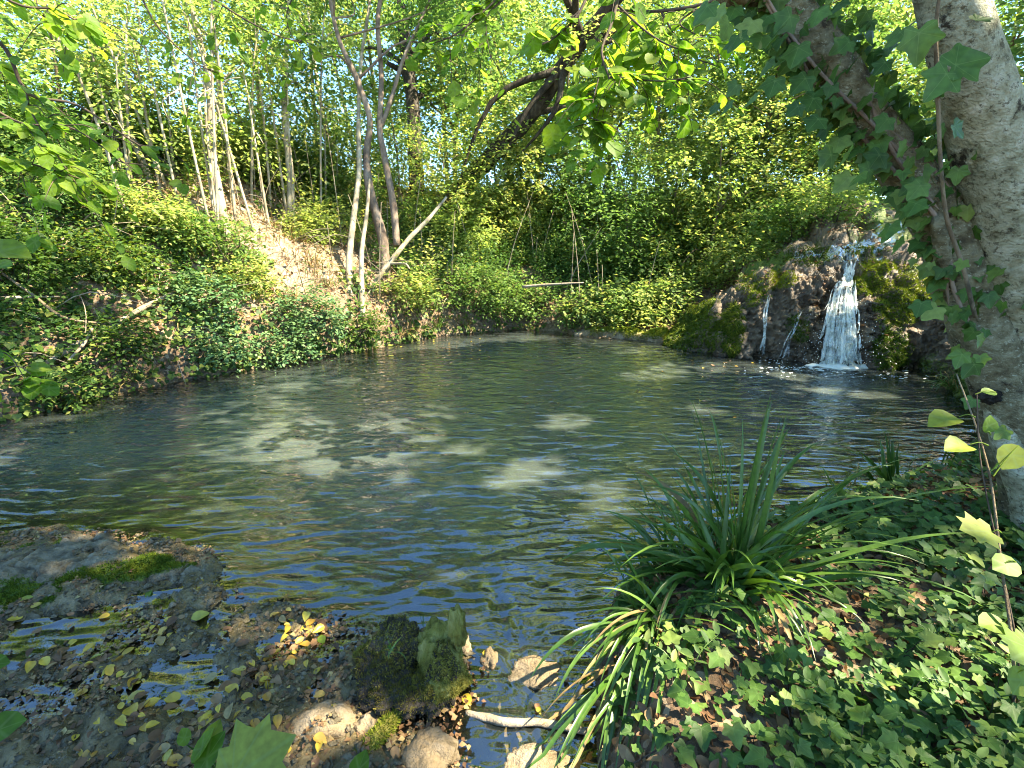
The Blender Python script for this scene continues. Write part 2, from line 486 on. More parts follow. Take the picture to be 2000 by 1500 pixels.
def shore_dist(x, y):
    """Signed distance to the pool outline (negative in the water) and the bank's blended figures."""
    p = np.stack([x, y], 1)
    best = np.full(len(p), 1e9)
    wsum = np.zeros((len(p), 3)); w0 = np.zeros(len(p))
    inside = np.zeros(len(p), bool)
    n = len(SHP)
    for i in range(n):
        a, b = SHP[i], SHP[(i + 1) % n]
        ab = b - a
        L2 = ab @ ab
        t = np.clip(((p - a) @ ab) / L2, 0, 1)
        d = np.linalg.norm(p - (a + t[:, None] * ab), axis=1)
        best = np.minimum(best, d)
        w = math.sqrt(L2) / (d + 0.04) ** 4
        at = SHA[i] * (1 - t[:, None]) + SHA[(i + 1) % n] * t[:, None]
        wsum += w[:, None] * at; w0 += w
        c = ((a[1] > p[:, 1]) != (b[1] > p[:, 1]))
        with np.errstate(divide='ignore', invalid='ignore'):
            xi = (b[0] - a[0]) * (p[:, 1] - a[1]) / (b[1] - a[1]) + a[0]
        inside ^= c & (p[:, 0] < xi)
    return np.where(inside, -best, best), wsum / w0[:, None]


def ground_full(x, y):
    # chunked
    x = np.asarray(x, float); y = np.asarray(y, float)
    sd = np.empty(len(x)); at = np.empty((len(x), 3))
    for k in range(0, len(x), 40000):
        sd[k:k + 40000], at[k:k + 40000] = shore_dist(x[k:k + 40000], y[k:k + 40000])
    p = xyz(x, y)
    wob = (fbm(p * 2.2, 3, 5) - 0.5) * 0.22 * sstep(0.0, 1.0, np.abs(sd) + 0.2 * sstep(2.5, 4, y))
    s = sd + wob * sstep(2.2, 3.5, np.hypot(x, y))
    cut, slope, H = at[:, 0], at[:, 1], at[:, 2]
    out = np.maximum(s, 0)
    lin = cut * sstep(0, 0.22, out) + slope * out
    z = lin / (1 + (lin / H) ** 4) ** 0.25
    z = z + 0.012 * np.maximum(out - 6, 0)
    rough = sstep(0.15, 1.2, out)
    z += rough * ((fbm(p * 0.8, 4, 21) - 0.5) * 0.7 * np.clip(slope * 1.6, 0, 1) + (fbm(p * 4.0, 4, 22) - 0.5) * 0.12 * np.clip(slope * 2, 0.4, 1))
    z += (fbm(p * 16.0, 3, 23) - 0.5) * 0.035 * sstep(0.0, 0.3, out)
    # shelf beside the outlet: a tufa sill with shallow puddles and crusts
    shelf = (1 - sstep(0.02, 0.06, slope)) * (s > -0.5)
    lump = (fbm(p * 3.2, 4, 31) - 0.52) * 0.16 + (fbm(p * 17.0, 4, 32) - 0.5) * 0.07 + (fbm(p * 42.0, 2, 34) - 0.5) * 0.03 + (np.abs(fbm(p * 9.0, 4, 33) - 0.5) * -0.09 + 0.012)
    z = z + shelf * sstep(-0.25, 0.05, s) * (lump + 0.012)
    for cx, cy_, rx, ry, dp in PUDDLES:
        e = ((x - cx) / rx) ** 2 + ((y - cy_) / ry) ** 2
        z = np.where(shelf > 0.5, z - dp * np.exp(-e * 1.2), z)
    # pool bed
    dep = -np.minimum(0.85, 0.05 + 0.55 * np.maximum(-s, 0))
    dep = dep + (fbm(p * 2.5, 4, 41) - 0.5) * 0.16 * sstep(0.1, 1.0, -s) + (fbm(p * 14, 3, 42) - 0.5) * 0.04
    z = np.where(s < 0, dep * sstep(0, 0.12, -s) + z * (1 - sstep(0, 0.12, -s)), z)
    return z, s, at


PUDDLES = []
for (px, py, rx, ry, dp) in [(330, 1330, .2, .1, .07), (120, 1235, .28, .1, .06), (60, 1380, .3, .06, .06), (620, 1260, .2, .05, .04), (1000, 1420, .2, .2, .07)]:
    q = G(px, py)
    PUDDLES.append((q[0], q[1], rx, ry, dp))

gx, gy, gq = polar_grid(250, 760, 0.35, 44.0)
gz, gs, gat = ground_full(gx, gy)
gV = xyz(gx, gy, gz)
# close the hole under the tripod of the polar grid
gV = np.vstack([gV, [[0, -0.6, float(gz[:760].mean())]]])
hub = len(gV) - 1
ring = np.arange(760)
hubq = np.stack([np.full(760, hub), np.roll(ring, -1), ring, np.full(760, hub)], 1)
gT = np.vstack([gq[:, [0, 1, 2]], gq[:, [0, 2, 3]], hubq[:, :3]])


def ground_mat():
    m, n, l = new_mat('bank soil')
    geo = N_(n, 'ShaderNodeNewGeometry')
    def noise(scale, det=6.0, rough=0.65):
        z = N_(n, 'ShaderNodeTexNoise', inp={'Scale': scale, 'Detail': det, 'Roughness': rough})
        l.new(geo.outputs['Position'], z.inputs['Vector'])
        return z.outputs[0]
    r1 = ramp(n, [(0.3, (0.045, 0.03, 0.02)), (0.5, (0.1, 0.066, 0.042)), (0.7, (0.17, 0.115, 0.075))])
    l.new(noise(7.0, 9), r1.inputs[0])
    v = N_(n, 'ShaderNodeTexVoronoi', inp={'Scale': 34.0, 'Randomness': 1.0})
    l.new(geo.outputs['Position'], v.inputs['Vector'])
    sc = N_(n, 'ShaderNodeSeparateColor')
    l.new(v.outputs['Color'], sc.inputs[0])
    lr = ramp(n, [(0.0, (0.05, 0.032, 0.02)), (0.45, (0.15, 0.09, 0.05)), (0.75, (0.27, 0.18, 0.1)), (1.0, (0.4, 0.31, 0.2))])
    l.new(sc.outputs[0], lr.inputs[0])
    litter = mix_rgb(n, l, 0.55, r1.outputs[0], lr.outputs[0])
    r2 = ramp(n, [(0.3, (0.14, 0.095, 0.06)), (0.5, (0.27, 0.195, 0.13)), (0.7, (0.42, 0.33, 0.25))])
    l.new(noise(5.0, 9), r2.inputs[0])
    dry = N_(n, 'ShaderNodeAttribute', attribute_name='dry')
    f = math_(n, l, 'ADD', dry.outputs['Fac'], math_(n, l, 'MULTIPLY', math_(n, l, 'SUBTRACT', noise(2.0, 5), 0.5), 1.2), True)
    fr = ramp(n, [(0.4, 0.0), (0.65, 1.0)])
    l.new(f, fr.inputs[0])
    c = mix_rgb(n, l, fr.outputs[0], litter, mix_rgb(n, l, 0.35, r2.outputs[0], lr.outputs[0]))
    sh = N_(n, 'ShaderNodeAttribute', attribute_name='shelf')
    r3 = ramp(n, [(0.3, (0.06, 0.045, 0.02)), (0.47, (0.17, 0.13, 0.06)), (0.6, (0.28, 0.215, 0.11)), (0.75, (0.4, 0.325, 0.19))])
    l.new(noise(11.0, 10, 0.7), r3.inputs[0])
    c = mix_rgb(n, l, sh.outputs['Fac'], c, r3.outputs[0])
    bed = N_(n, 'ShaderNodeAttribute', attribute_name='bed')
    r4 = ramp(n, [(0.3, (0.13, 0.1, 0.05)), (0.55, (0.22, 0.17, 0.09)), (0.75, (0.34, 0.27, 0.16))])
    l.new(noise(6.0, 8, 0.7), r4.inputs[0])
    c = mix_rgb(n, l, bed.outputs['Fac'], c, r4.outputs[0])
    wet = N_(n, 'ShaderNodeAttribute', attribute_name='wet')
    wf = math_(n, l, 'MULTIPLY', wet.outputs['Fac'], 0.55)
    c = mix_rgb(n, l, wf, c, mix_rgb(n, l, 1.0, c, (0.4, 0.36, 0.3), 'MULTIPLY'))
    p = N_(n, 'ShaderNodeBsdfPrincipled', inp={'Specular IOR Level': 0.3})
    l.new(c, p.inputs['Base Color'])
    rr = N_(n, 'ShaderNodeMapRange', inp={1: 0.0, 2: 1.0, 3: 0.9, 4: 0.2})
    l.new(wet.outputs['Fac'], rr.inputs[0])
    l.new(rr.outputs[0], p.inputs['Roughness'])
    b = N_(n, 'ShaderNodeBump', inp={'Strength': 0.7, 'Distance': 0.03})
    h = math_(n, l, 'ADD', noise(28.0, 8, 0.7), math_(n, l, 'MULTIPLY', v.outputs['Distance'], 0.5))
    l.new(h, b.inputs['Height'])
    l.new(b.outputs[0], p.inputs['Normal'])
    o = N_(n, 'ShaderNodeOutputMaterial')
    l.new(p.outputs[0], o.inputs[0])
    return m


def bump2(x, y, cx, cy_, r):
    return np.exp(-(((x - cx) ** 2 + (y - cy_) ** 2) / (r * r)))

g_dry = np.clip(sstep(0.3, 1.2, gs) * sstep(0.3, 0.6, gat[:, 1]) * 0.55 + 0.6 * bump2(gx, gy, -3.9, 7.2, 1.8) * (gs > 0.2) + 0.5 * bump2(gx, gy, 2.5, 12.0, 1.8) + 0.3 * bump2(gx, gy, 0, 14.0, 6), 0, 1)
g_shelf = (1 - sstep(0.02, 0.08, gat[:, 1])) * (gs > -0.4)
g_bed = 1 - sstep(-0.12, 0.03, gs)
g_bed = np.maximum(g_bed * (1 - 0.7 * g_shelf), sstep(0.005, 0.03, -gz) * 0.6)
g_wet = np.clip((1 - sstep(0.0, 0.06, gz)) + g_shelf * 0.7 * (1 - sstep(0.04, 0.16, gz)), 0, 1)
ext = lambda a: np.append(a, a[0])
ground = obj('ground', gV, gT, ground_mat(), None, {'dry': ext(g_dry), 'shelf': ext(g_shelf), 'bed': ext(g_bed), 'wet': ext(g_wet)})
tag(ground, kind='structure')

# ------------------------------------------------------------------ pool water
def water_mat(name='pool water', flow=False):
    m, n, l = new_mat(name)
    geo = N_(n, 'ShaderNodeNewGeometry')
    de = N_(n, 'ShaderNodeAttribute', attribute_name='depth')
    if flow:
        turb = None
    mr = N_(n, 'ShaderNodeMapRange', inp={1: 0.03, 2: 0.62, 3: 0.01, 4: 0.37})
    l.new(de.outputs['Fac'], mr.inputs[0])
    nz = N_(n, 'ShaderNodeTexNoise', inp={'Scale': 0.9, 'Detail': 3.0})
    l.new(geo.outputs['Position'], nz.inputs['Vector'])
    cr = ramp(n, [(0.3, (0.115, 0.145, 0.125)), (0.7, (0.155, 0.19, 0.175))])
    l.new(nz.outputs[0], cr.inputs[0])
    murk = N_(n, 'ShaderNodeBsdfDiffuse', inp={'Roughness': 0.0})
    l.new(cr.outputs[0], murk.inputs['Color'])
    tr = N_(n, 'ShaderNodeBsdfTransparent')
    tcr = ramp(n, [(0.0, (0.96, 0.95, 0.9)), (0.3, (0.78, 0.76, 0.6)), (1.0, (0.56, 0.6, 0.44))])
    l.new(de.outputs['Fac'], tcr.inputs[0])
    l.new(tcr.outputs[0], tr.inputs['Color'])
    body = N_(n, 'ShaderNodeMixShader')
    l.new(mr.outputs[0], body.inputs[0]); l.new(tr.outputs[0], body.inputs[1]); l.new(murk.outputs[0], body.inputs[2])
    # ripples
    mp = N_(n, 'ShaderNodeMapping', inp={'Scale': (0.75, 1.9, 1.0), 'Rotation': (0, 0, math.radians(-18))})
    l.new(geo.outputs['Position'], mp.inputs[0])
    n1 = N_(n, 'ShaderNodeTexNoise', inp={'Scale': 5.0, 'Detail': 0.6, 'Roughness': 0.5, 'Distortion': 0.6})
    n2 = N_(n, 'ShaderNodeTexNoise', inp={'Scale': 13.0, 'Detail': 0.0, 'Roughness': 0.5, 'Distortion': 0.4})
    l.new(mp.outputs[0], n1.inputs['Vector']); l.new(mp.outputs[0], n2.inputs['Vector'])
    h = math_(n, l, 'ADD', n1.outputs[0], math_(n, l, 'MULTIPLY', n2.outputs[0], 0.2))
    bu = N_(n, 'ShaderNodeBump', inp={'Strength': 0.75, 'Distance': 0.035})
    l.new(h, bu.inputs['Height'])
    gl = N_(n, 'ShaderNodeBsdfGlossy', inp={'Roughness': 0.015, 'Color': (1, 1, 1, 1)})
    l.new(bu.outputs[0], gl.inputs['Normal'])
    fr = N_(n, 'ShaderNodeFresnel', inp={'IOR': 2.15})
    l.new(bu.outputs[0], fr.inputs['Normal'])
    mx = N_(n, 'ShaderNodeMixShader')
    l.new(fr.outputs[0], mx.inputs[0]); l.new(body.outputs[0], mx.inputs[1]); l.new(gl.outputs[0], mx.inputs[2])
    o = N_(n, 'ShaderNodeOutputMaterial')
    l.new(mx.outputs[0], o.inputs[0])
    return m


M['water'] = water_mat()
FALL = G(1640, 712)[:2]
OUTLET = G(1010, 1330)[:2]
wx, wy, wq = polar_grid(380, 520, 0.3, 14.0, 0.0, -0.3, math.radians(-115), math.radians(115))
w_gz, w_s, w_at = ground_full(wx, wy)
w_dep = np.clip(-w_gz, 0, 1)
r = np.hypot(wx - FALL[0], wy - FALL[1]); th = np.arctan2(wy - FALL[1], wx - FALL[0])
amp = 0.25 + 0.75 * np.exp(-r / 2.5)
ring_n = vnoise(np.stack([r * 5.0, th * r * 1.1, r * 0], 1), 61) - 0.5
ro = np.hypot(wx - OUTLET[0], wy - OUTLET[1]); tho = np.arctan2(wy - OUTLET[1], wx - OUTLET[0])
flow_n = vnoise(np.stack([tho * 9.0, np.log(ro + 0.3) * 5.0, r * 0], 1), 62) - 0.5
calm = sstep(0.02, 0.16, w_dep)
w_z = calm * (0.026 * amp * ring_n + 0.016 * np.exp(-ro / 1.4) * flow_n + 0.006 * (fbm(xyz(wx * 4, wy * 6), 2, 63) - 0.5))
wT = np.vstack([wq[:, [0, 1, 2]], wq[:, [0, 2, 3]]])
keep = (w_gz[wT].min(1) < 0.02)
wT = wT[keep]
used = np.unique(wT); remap = np.full(len(wx), -1); remap[used] = np.arange(len(used))
pool = obj('pool_water', xyz(wx, wy, w_z)[used], remap[wT], M['water'], None, {'depth': w_dep[used]})
tag(pool, kind='structure')

# ------------------------------------------------------------------ waterfall rock
def rdir_(n):
    return norm(rng.normal(size=(n, 3)))


base_px = [(1285, 664), (1330, 676), (1400, 691), (1500, 700), (1600, 710), (1700, 717), (1790, 719), (1850, 738), (1905, 775), (1960, 800)]
RB = np.array([G(*q) for q in base_px])
RH = [.16, .42, .78, .98, 1.1, 1.16, 1.08, .8, .6, .5]
NU, NV = 420, 190
rb = catmull(RB, NU)
tang = norm(np.gradient(rb, axis=0))
inw = np.stack([-tang[:, 1], tang[:, 0], np.zeros(NU)], 1)
for _ in range(60):
    inw[1:-1] = (inw[:-2] + inw[1:-1] + inw[2:]) / 3
inw = norm(norm(inw) * 0.6 + norm(np.array([[0.3, 1.0, 0]])) * 0.4)
rh = np.interp(np.linspace(0, 1, NU), np.linspace(0, 1, len(RH)), RH)
_u = np.linspace(0, 1, NU)
rh = rh * (1 + 0.35 * (fbm(xyz(_u * 9, _u * 0), 3, 70) - 0.5))
prof_o = np.array([0.0, 0.0, 0.08, 0.2, 0.36, 0.58, 0.9, 1.45, 2.4, 3.4, 4.2])
prof_z = np.array([-0.6, 0.0, 0.26, 0.5, 0.72, 0.92, 1.12, 1.38, 1.7, 1.95, 1.2])
vv = np.linspace(0, 1, NV)
vk = np.array([0, .12, .26, .38, .5, .6, .68, .78, .88, .96, 1.0])
po = np.interp(vv, vk, prof_o); pz = np.interp(vv, vk, prof_z)
for _ in range(3):
    po[1:-1] = (po[:-2] + 2 * po[1:-1] + po[2:]) / 4; pz[1:-1] = (pz[:-2] + 2 * pz[1:-1] + pz[2:]) / 4
RP = rb[:, None, :] + inw[:, None, :] * po[None, :, None]
uk = np.linspace(0, 1, NU)
ku = sstep(0.12, 0.56, uk)[:, None]
PZ = np.where(pz[None] < 0.95, pz[None], 0.95 + (pz[None] - 0.95) * (0.12 + 0.88 * ku))
RP[:, :, :2] = rb[:, None, :2] + inw[:, None, :2] * (np.where(po < 0.5, po, 0.5 + (po - 0.5) * (0.3 + 0.7 * ku)))[..., None]
RP[:, :, 2] = rh[:, None] * PZ
flat = RP.reshape(-1, 3)
outn = norm(np.repeat(-inw[:, None, :], NV, 1) * (1 - sstep(0.5, 0.75, vv))[None, :, None] + np.array([0, 0, 1.0]) * (0.15 + sstep(0.5, 0.75, vv))[None, :, None]).reshape(-1, 3)
facew = np.repeat((1 - sstep(0.55, 0.8, vv))[None], NU, 0).ravel()
curt = fbm(flat * np.array([3.2, 3.2, 0.7]), 4, 71) - 0.5
lump = fbm(flat * 9.0, 4, 72) - 0.5
cav = np.abs(fbm(flat * np.array([14, 14, 9]), 4, 73) - 0.5)
disp = curt * (0.4 * facew + 0.15) + lump * (0.2 * facew + 0.14) - np.clip(0.1 - cav, 0, 1) * 0.5 * (0.3 + 0.7 * facew) + (fbm(flat * 30, 3, 74) - 0.5) * 0.03
lead = np.abs(np.linspace(0, 1, NU) - 0.5) * 2
fade = np.repeat((1 - sstep(0.93, 1.0, lead))[:, None], NV, 1).ravel()
rockV = flat + outn * (disp * (0.4 + 0.6 * fade))[:, None]
topw = np.repeat(sstep(0.62, 0.74, vv)[None], NU, 0).ravel()
rockV[:, 2] += topw * ((fbm(rockV * 2.4, 4, 75) - 0.5) * 0.2)
# knobbly tufa: hundreds of rounded bosses, drawn out downwards on the face
_k = 420
_ci = rng.integers(0, len(rockV), _k * 3)
_ci = _ci[(v_pre := np.repeat(vv[None], NU, 0).ravel()[_ci]) < 0.93][:_k]
boss = np.zeros(len(rockV))
for _c in _ci:
    _d = rockV - rockV[_c]
    _f = facew[_c]
    _r = rng.uniform(.07, .24) * (1 if _f > .5 else 1.25)
    _q = (_d[:, 0] ** 2 + _d[:, 1] ** 2) / _r ** 2 + (_d[:, 2] / (_r * (1 + 1.2 * _f))) ** 2
    _m = _q < 1
    boss[_m] = np.maximum(boss[_m], np.sqrt(1 - _q[_m]) * _r * rng.uniform(.45, .9))
rockV = rockV + outn * (boss * fade)[:, None] + rdir_(len(rockV)) * 0.004
rockV += outn * ((np.abs(fbm(rockV * 11.0, 4, 77) - 0.5) - .12) * 0.15 * fade)[:, None]
ridx = np.arange(NU * NV).reshape(NU, NV)
rq = np.stack([ridx[:-1, :-1], ridx[1:, :-1], ridx[1:, 1:], ridx[:-1, 1:]], -1).reshape(-1, 4)
rockT = np.vstack([rq[:, [0, 1, 2]], rq[:, [0, 2, 3]]])
mossn = fbm(rockV * 1.7, 3, 81)
uu = np.repeat(np.linspace(0, 1, NU)[:, None], NV, 1).ravel()
v_all = np.repeat(vv[None], NU, 0).ravel()
rmoss = np.clip((mossn - 0.5) * 3.0 + 0.15 + 0.75 * (1 - sstep(0.1, 0.34, uu)) * (1 - sstep(0.6, 0.75, v_all)) + 0.5 * sstep(0.62, 0.75, uu) * (1 - sstep(0.66, 0.74, v_all)) * sstep(0.3, 0.5, v_all) + 0.25 * sstep(0.7, 0.8, v_all), 0, 1)
ufall = 0.555
rmoss *= 1 - 0.95 * np.exp(-((uu - 0.5) / 0.1) ** 2) * facew
rwet = np.clip(np.exp(-((uu - 0.5) / 0.14) ** 2) + (1 - sstep(0.0, 0.15, rockV[:, 2])) + 0.25, 0, 1) * (0.5 + 0.5 * facew)
rock_root = thing('waterfall_rock', 'big brown tufa rock mound streaked with moss that the waterfall runs down', 'rock', RB[4])
rock_body = obj('rock_face', rockV, rockT, M['tufa'], rock_root, {'moss': rmoss, 'wet': rwet})

bvh_ground = BVHTree.FromPolygons(gV.tolist(), gT.tolist())
bvh_rock = BVHTree.FromPolygons(rockV.tolist(), rockT.tolist())


def hit(px, py, trees=None, z0=True):
    """Where a sight line meets rock, ground or water (z0): point, normal."""
    d = Vector(norm(ray(px, py)))
    best = None
    for tr in (trees or (bvh_rock, bvh_ground)):
        h = tr.ray_cast(Vector(CAM), d, 60.0)
        if h[0] is not None and (best is None or h[3] < best[2]):
            best = (np.array(h[0]), np.array(h[1]), h[3])
    if z0 and d.z < 0:
        t = (0 - CAMZ) / d.z
        if best is None or t < best[2]:
            best = (CAM + np.array(d) * t, np.array([0, 0, 1.0]), t)
    if best is None:
        q = P(px, py, 14.0)
        return q, np.array([0, 0, 1.0])
    nn = best[1]
    if nn @ np.array(d) > 0: nn = -nn
    return best[0], nn


def drop(x, y, top=30.0):
    """Height of rock or ground under (x, y)."""
    best = -1e9; nb = np.array([0, 0, 1.0])
    for tr in (bvh_rock, bvh_ground):
        h = tr.ray_cast(Vector((x, y, top)), Vector((0, 0, -1)), 60.0)
        if h[0] is not None and h[0].z > best:
            best = h[0].z; nb = np.array(h[1])
    if nb[2] < 0: nb = -nb
    return best, nb

# ------------------------------------------------------------------ leaf shapes and scattering
def fan(outline, centre, fold=0.0):
    V = [centre] + outline
    n = len(outline)
    F = [(0, k + 1, (k + 1) % n + 1) for k in range(n)]
    return np.array(V, float), np.array(F)


OVAL_V = np.array([(0, 0, 0), (.34, .45, .07), (0, 1, -.08), (-.34, .45, .07), (0, .48, 0)], float)
OVAL_F = np.array([(0, 1, 4), (1, 2, 4), (2, 3, 4), (3, 0, 4)])
QUAD_F = np.array([(0, 1, 2), (0, 2, 3)])
QUAD_V = np.array([(0, 0, 0), (.36, .5, .08), (0, 1, -.05), (-.36, .5, .08)], float)
_h = [(0.0, 0.0), (.2, .06), (.4, .25), (.46, .5), (.34, .78), (.12, .97), (0, 1.06)]
_o = [(x, y, .10 * abs(x) - .06 * y * y) for x, y in _h] + [(-x, y, .10 * abs(x) - .06 * y * y) for x, y in _h[-2:0:-1]]
ROUND_V, ROUND_F = fan(_o, (0, .42, -.03))
ROUND_VEIN = np.array([1] + [0.9, .4, 1, .3, 1, .3, 1, .3, 1, .3, 1, .4], float)
_i = [(0, -.03), (.2, -.2), (.44, -.15), (.46, .06), (.64, .3), (.66, .42), (.42, .5), (.32, .6), (.2, .84), (0, 1.05)]
_tips = [(.44, -.15), (.66, .42), (0, 1.05)]
_ring = np.array(_i + [(-x, y) for x, y in _i[-2:0:-1]], float)
def _closed(pts, sub=2):
    out, n = [], len(pts)
    for k in range(n):
        p0, p1, p2, p3 = pts[k - 1], pts[k], pts[(k + 1) % n], pts[(k + 2) % n]
        for j in range(sub):
            t = j / sub
            out.append(.5 * (2 * p1 + (p2 - p0) * t + (2 * p0 - 5 * p1 + 4 * p2 - p3) * t * t + (3 * p1 - p0 - 3 * p2 + p3) * t ** 3))
    return np.array(out)
_cr = _closed(_ring)
_o = [(x, y, .16 * abs(x) - .14 * max(y, 0) ** 2 - .05 * (abs(x) > .5)) for x, y in _cr]
IVY_V, IVY_F = fan(_o, (0, .06, .0))
IVY_VEIN = np.array([1] + [1.0 if min(math.hypot(abs(x) - a, y - b) for a, b in _tips) < .03 else .0 for x, y in _cr], float)
IVYS_V = np.array([(0, 0, 0), (.4, -.12, .04), (.55, .38, .06), (0, 1, -.1), (-.55, .38, .06), (-.4, -.12, .04)], float)
IVYS_F = np.array([(0, 1, 2), (0, 2, 3), (0, 3, 4), (0, 4, 5)])
_l = [(0, 0), (.28, -.1), (.55, .05), (.48, .2), (.82, .42), (.62, .52), (.5, .62), (.58, .9), (.3, .84), (0, 1.15)]
_o = [(x, y, .08 * abs(x) - .05 * y * y) for x, y in _l] + [(-x, y, .08 * abs(x) - .05 * y * y) for x, y in _l[-2:0:-1]]
LOBED_V, LOBED_F = fan(_o, (0, .1, 0))
LOBED_VEIN = np.array([1] + [.6, .3, 1, .2, 1, .2, .2, 1, .2, 1, .2, 1, .2, .2, 1, .2, 1, .3], float)
LANCE_V = np.array([(0, 0, 0), (.14, .3, .03), (.13, .6, .03), (0, 1, -.1), (-.13, .6, .03), (-.14, .3, .03)], float)
LANCE_F = np.array([(0, 1, 2), (0, 2, 3), (0, 3, 4), (0, 4, 5)])


def frames(tip, nrm):
    tip = norm(tip)
    side = norm(np.cross(tip, nrm))
    n = np.cross(side, tip)
    return side, tip, n


def leaves(pos, tip, nrm, size, TV, TF, rnd=None, vein=None):
    side, tip, n = frames(tip, nrm)
    k = len(TV)
    size = np.broadcast_to(np.asarray(size, float), (len(pos),))
    V = pos[:, None] + size[:, None, None] * (side[:, None] * TV[None, :, 0, None] + tip[:, None] * TV[None, :, 1, None] + n[:, None] * TV[None, :, 2, None])
    F = (TF[None] + (np.arange(len(pos)) * k)[:, None, None]).reshape(-1, 3)
    rnd = rng.random(len(pos)) if rnd is None else rnd
    at = {'rnd': np.repeat(rnd, k)}
    if vein is not None: at['vein'] = np.tile(vein, len(pos))
    return V.reshape(-1, 3), F, at


def rdir(n):
    return norm(rng.normal(size=(n, 3)))


def sprays(C, D, m, length, leaf):
    """m leaves set alternately along each twig (start C, direction D)."""
    n = len(C)
    s = np.tile(np.linspace(0.1, 1.0, m), n)
    Cr, Dr = np.repeat(C, m, 0), np.repeat(D, m, 0)
    L = np.repeat(np.broadcast_to(length, (n,)), m)
    sd = norm(np.cross(D, rdir(n) * 0.4 + np.array([0, 0, 1.0])))
    sg = np.tile(np.where(np.arange(m) % 2, 1.0, -1.0), n)
    S = np.repeat(sd, m, 0) * sg[:, None]
    pos = Cr + Dr * (L * s)[:, None] + np.array([0, 0, -1.0]) * (0.18 * L * s * s)[:, None] + rdir(n * m) * (leaf * 0.35)
    tip = Dr * 0.55 + S * 0.9 + np.array([0, 0, -0.25]) + rdir(n * m) * 0.45
    nrm = np.array([0, 0, 1.0]) + rdir(n * m) * 0.55
    return pos, tip, nrm


# gaps cut into the crowns along the sun's path, to light chosen places
GAPS = []      # (point, radius across the beam, share of leaves gone)
def gap(px, py, r, share=1.0, sx=1.0):
    q, _ = hit(px, py)
    GAPS.append((q, r, share if py > 1000 or share < 1 else .93))


for a in [(640, 1415, .09), (612, 1440, .06), (840, 1475, .1), (720, 1425, .05), (958, 1285, .07), (1040, 1312, .1), (1100, 1318, .09), (1180, 1330, .09), (1250, 1340, .07),
          (950, 1400, .05), (1000, 1408, .05), (1060, 1415, .05), (1120, 1425, .06), (1030, 1490, .09), (1080, 1495, .07), (878, 1115, .09), (895, 1215, .09), (905, 1260, .07), (470, 1225, .04), (590, 1235, .06), (560, 1245, .04),
          (1110, 818, .19), (1075, 830, .12), (1025, 920, .17), (985, 945, .12), (635, 905, .17), (1330, 722, .42), (1440, 715, .35), (1250, 735, .3), (1550, 735, .22), (1690, 772, .22), (1620, 765, .2),
          (860, 672, .5), (780, 680, .3), (1090, 655, .3), (580, 752, .16), (680, 745, .14), (110, 815, .16), (1180, 962, .14), (1190, 1000, .1), (1370, 800, .1), (900, 880, .1), (430, 985, .08),
          (1670, 1040, .05), (1530, 1180, .04), (1750, 940, .06), (1205, 1340, .05), (1460, 1240, .03), (1560, 1205, .03), (1900, 1080, .05), (1640, 1120, .03),
          (1720, 535, .16), (1470, 570, .14), (1530, 575, .1), (1570, 555, .08), (1740, 590, .08), (1640, 600, .06), (1795, 640, .06), (1370, 620, .16), (1200, 655, .5), (1270, 640, .3),
          (1850, 720, .1)]:
    gap(*a)
for _k in range(34):
    gap(rng.uniform(1250, 1960), rng.uniform(1000, 1480), rng.uniform(.02, .06))
for a in [(520, 500, 1.3, .9), (600, 610, .9, .9), (420, 590, .8, .8), (470, 690, .5, .9), (330, 640, .35, .8), (240, 560, .3, .9), (150, 480, .3, .9), (200, 560, .2, .9), (90, 480, .25, .9), (60, 600, .2, .9), (150, 680, .25, .8),
          (1130, 90, .0, 0), (700, 560, 1.3, .85), (830, 600, .9, .8), (300, 420, .5, .7), (400, 400, .7, .8), (950, 560, 1.0, .7)]:
    gap(*a)


for px, py, t, r in [(1080, 80, 2.8, .45), (1200, 110, 2.85, .5), (1320, 110, 2.75, .45), (950, 60, 3.3, .4), (1380, 60, 3.3, .4), (120, 240, 2.6, .5), (60, 60, 2.4, .3), (450, 60, 3.7, .6), (20, 720, 3.0, .2)]:
    GAPS.append((P(px, py, t), r, .8))


def sunlit_thin(Pn):
    keep = np.ones(len(Pn), bool)
    for q, r, share in GAPS:
        rel = Pn - q
        al = rel @ SUN
        pr = np.linalg.norm(rel - al[:, None] * SUN, axis=1)
        keep &= ~((al > 1.2) & (pr < .04 + r * (0.6 + 0.7 * rng.random(len(Pn)))) & (rng.random(len(Pn)) < share))
    return keep


def in_ellipsoid(n, c, rad, shell=0.45):
    d = rdir(n)
    r = (shell + (1 - shell) * rng.random(n)) ** 0.6
    return np.asarray(c) + d * r[:, None] * np.asarray(rad), d


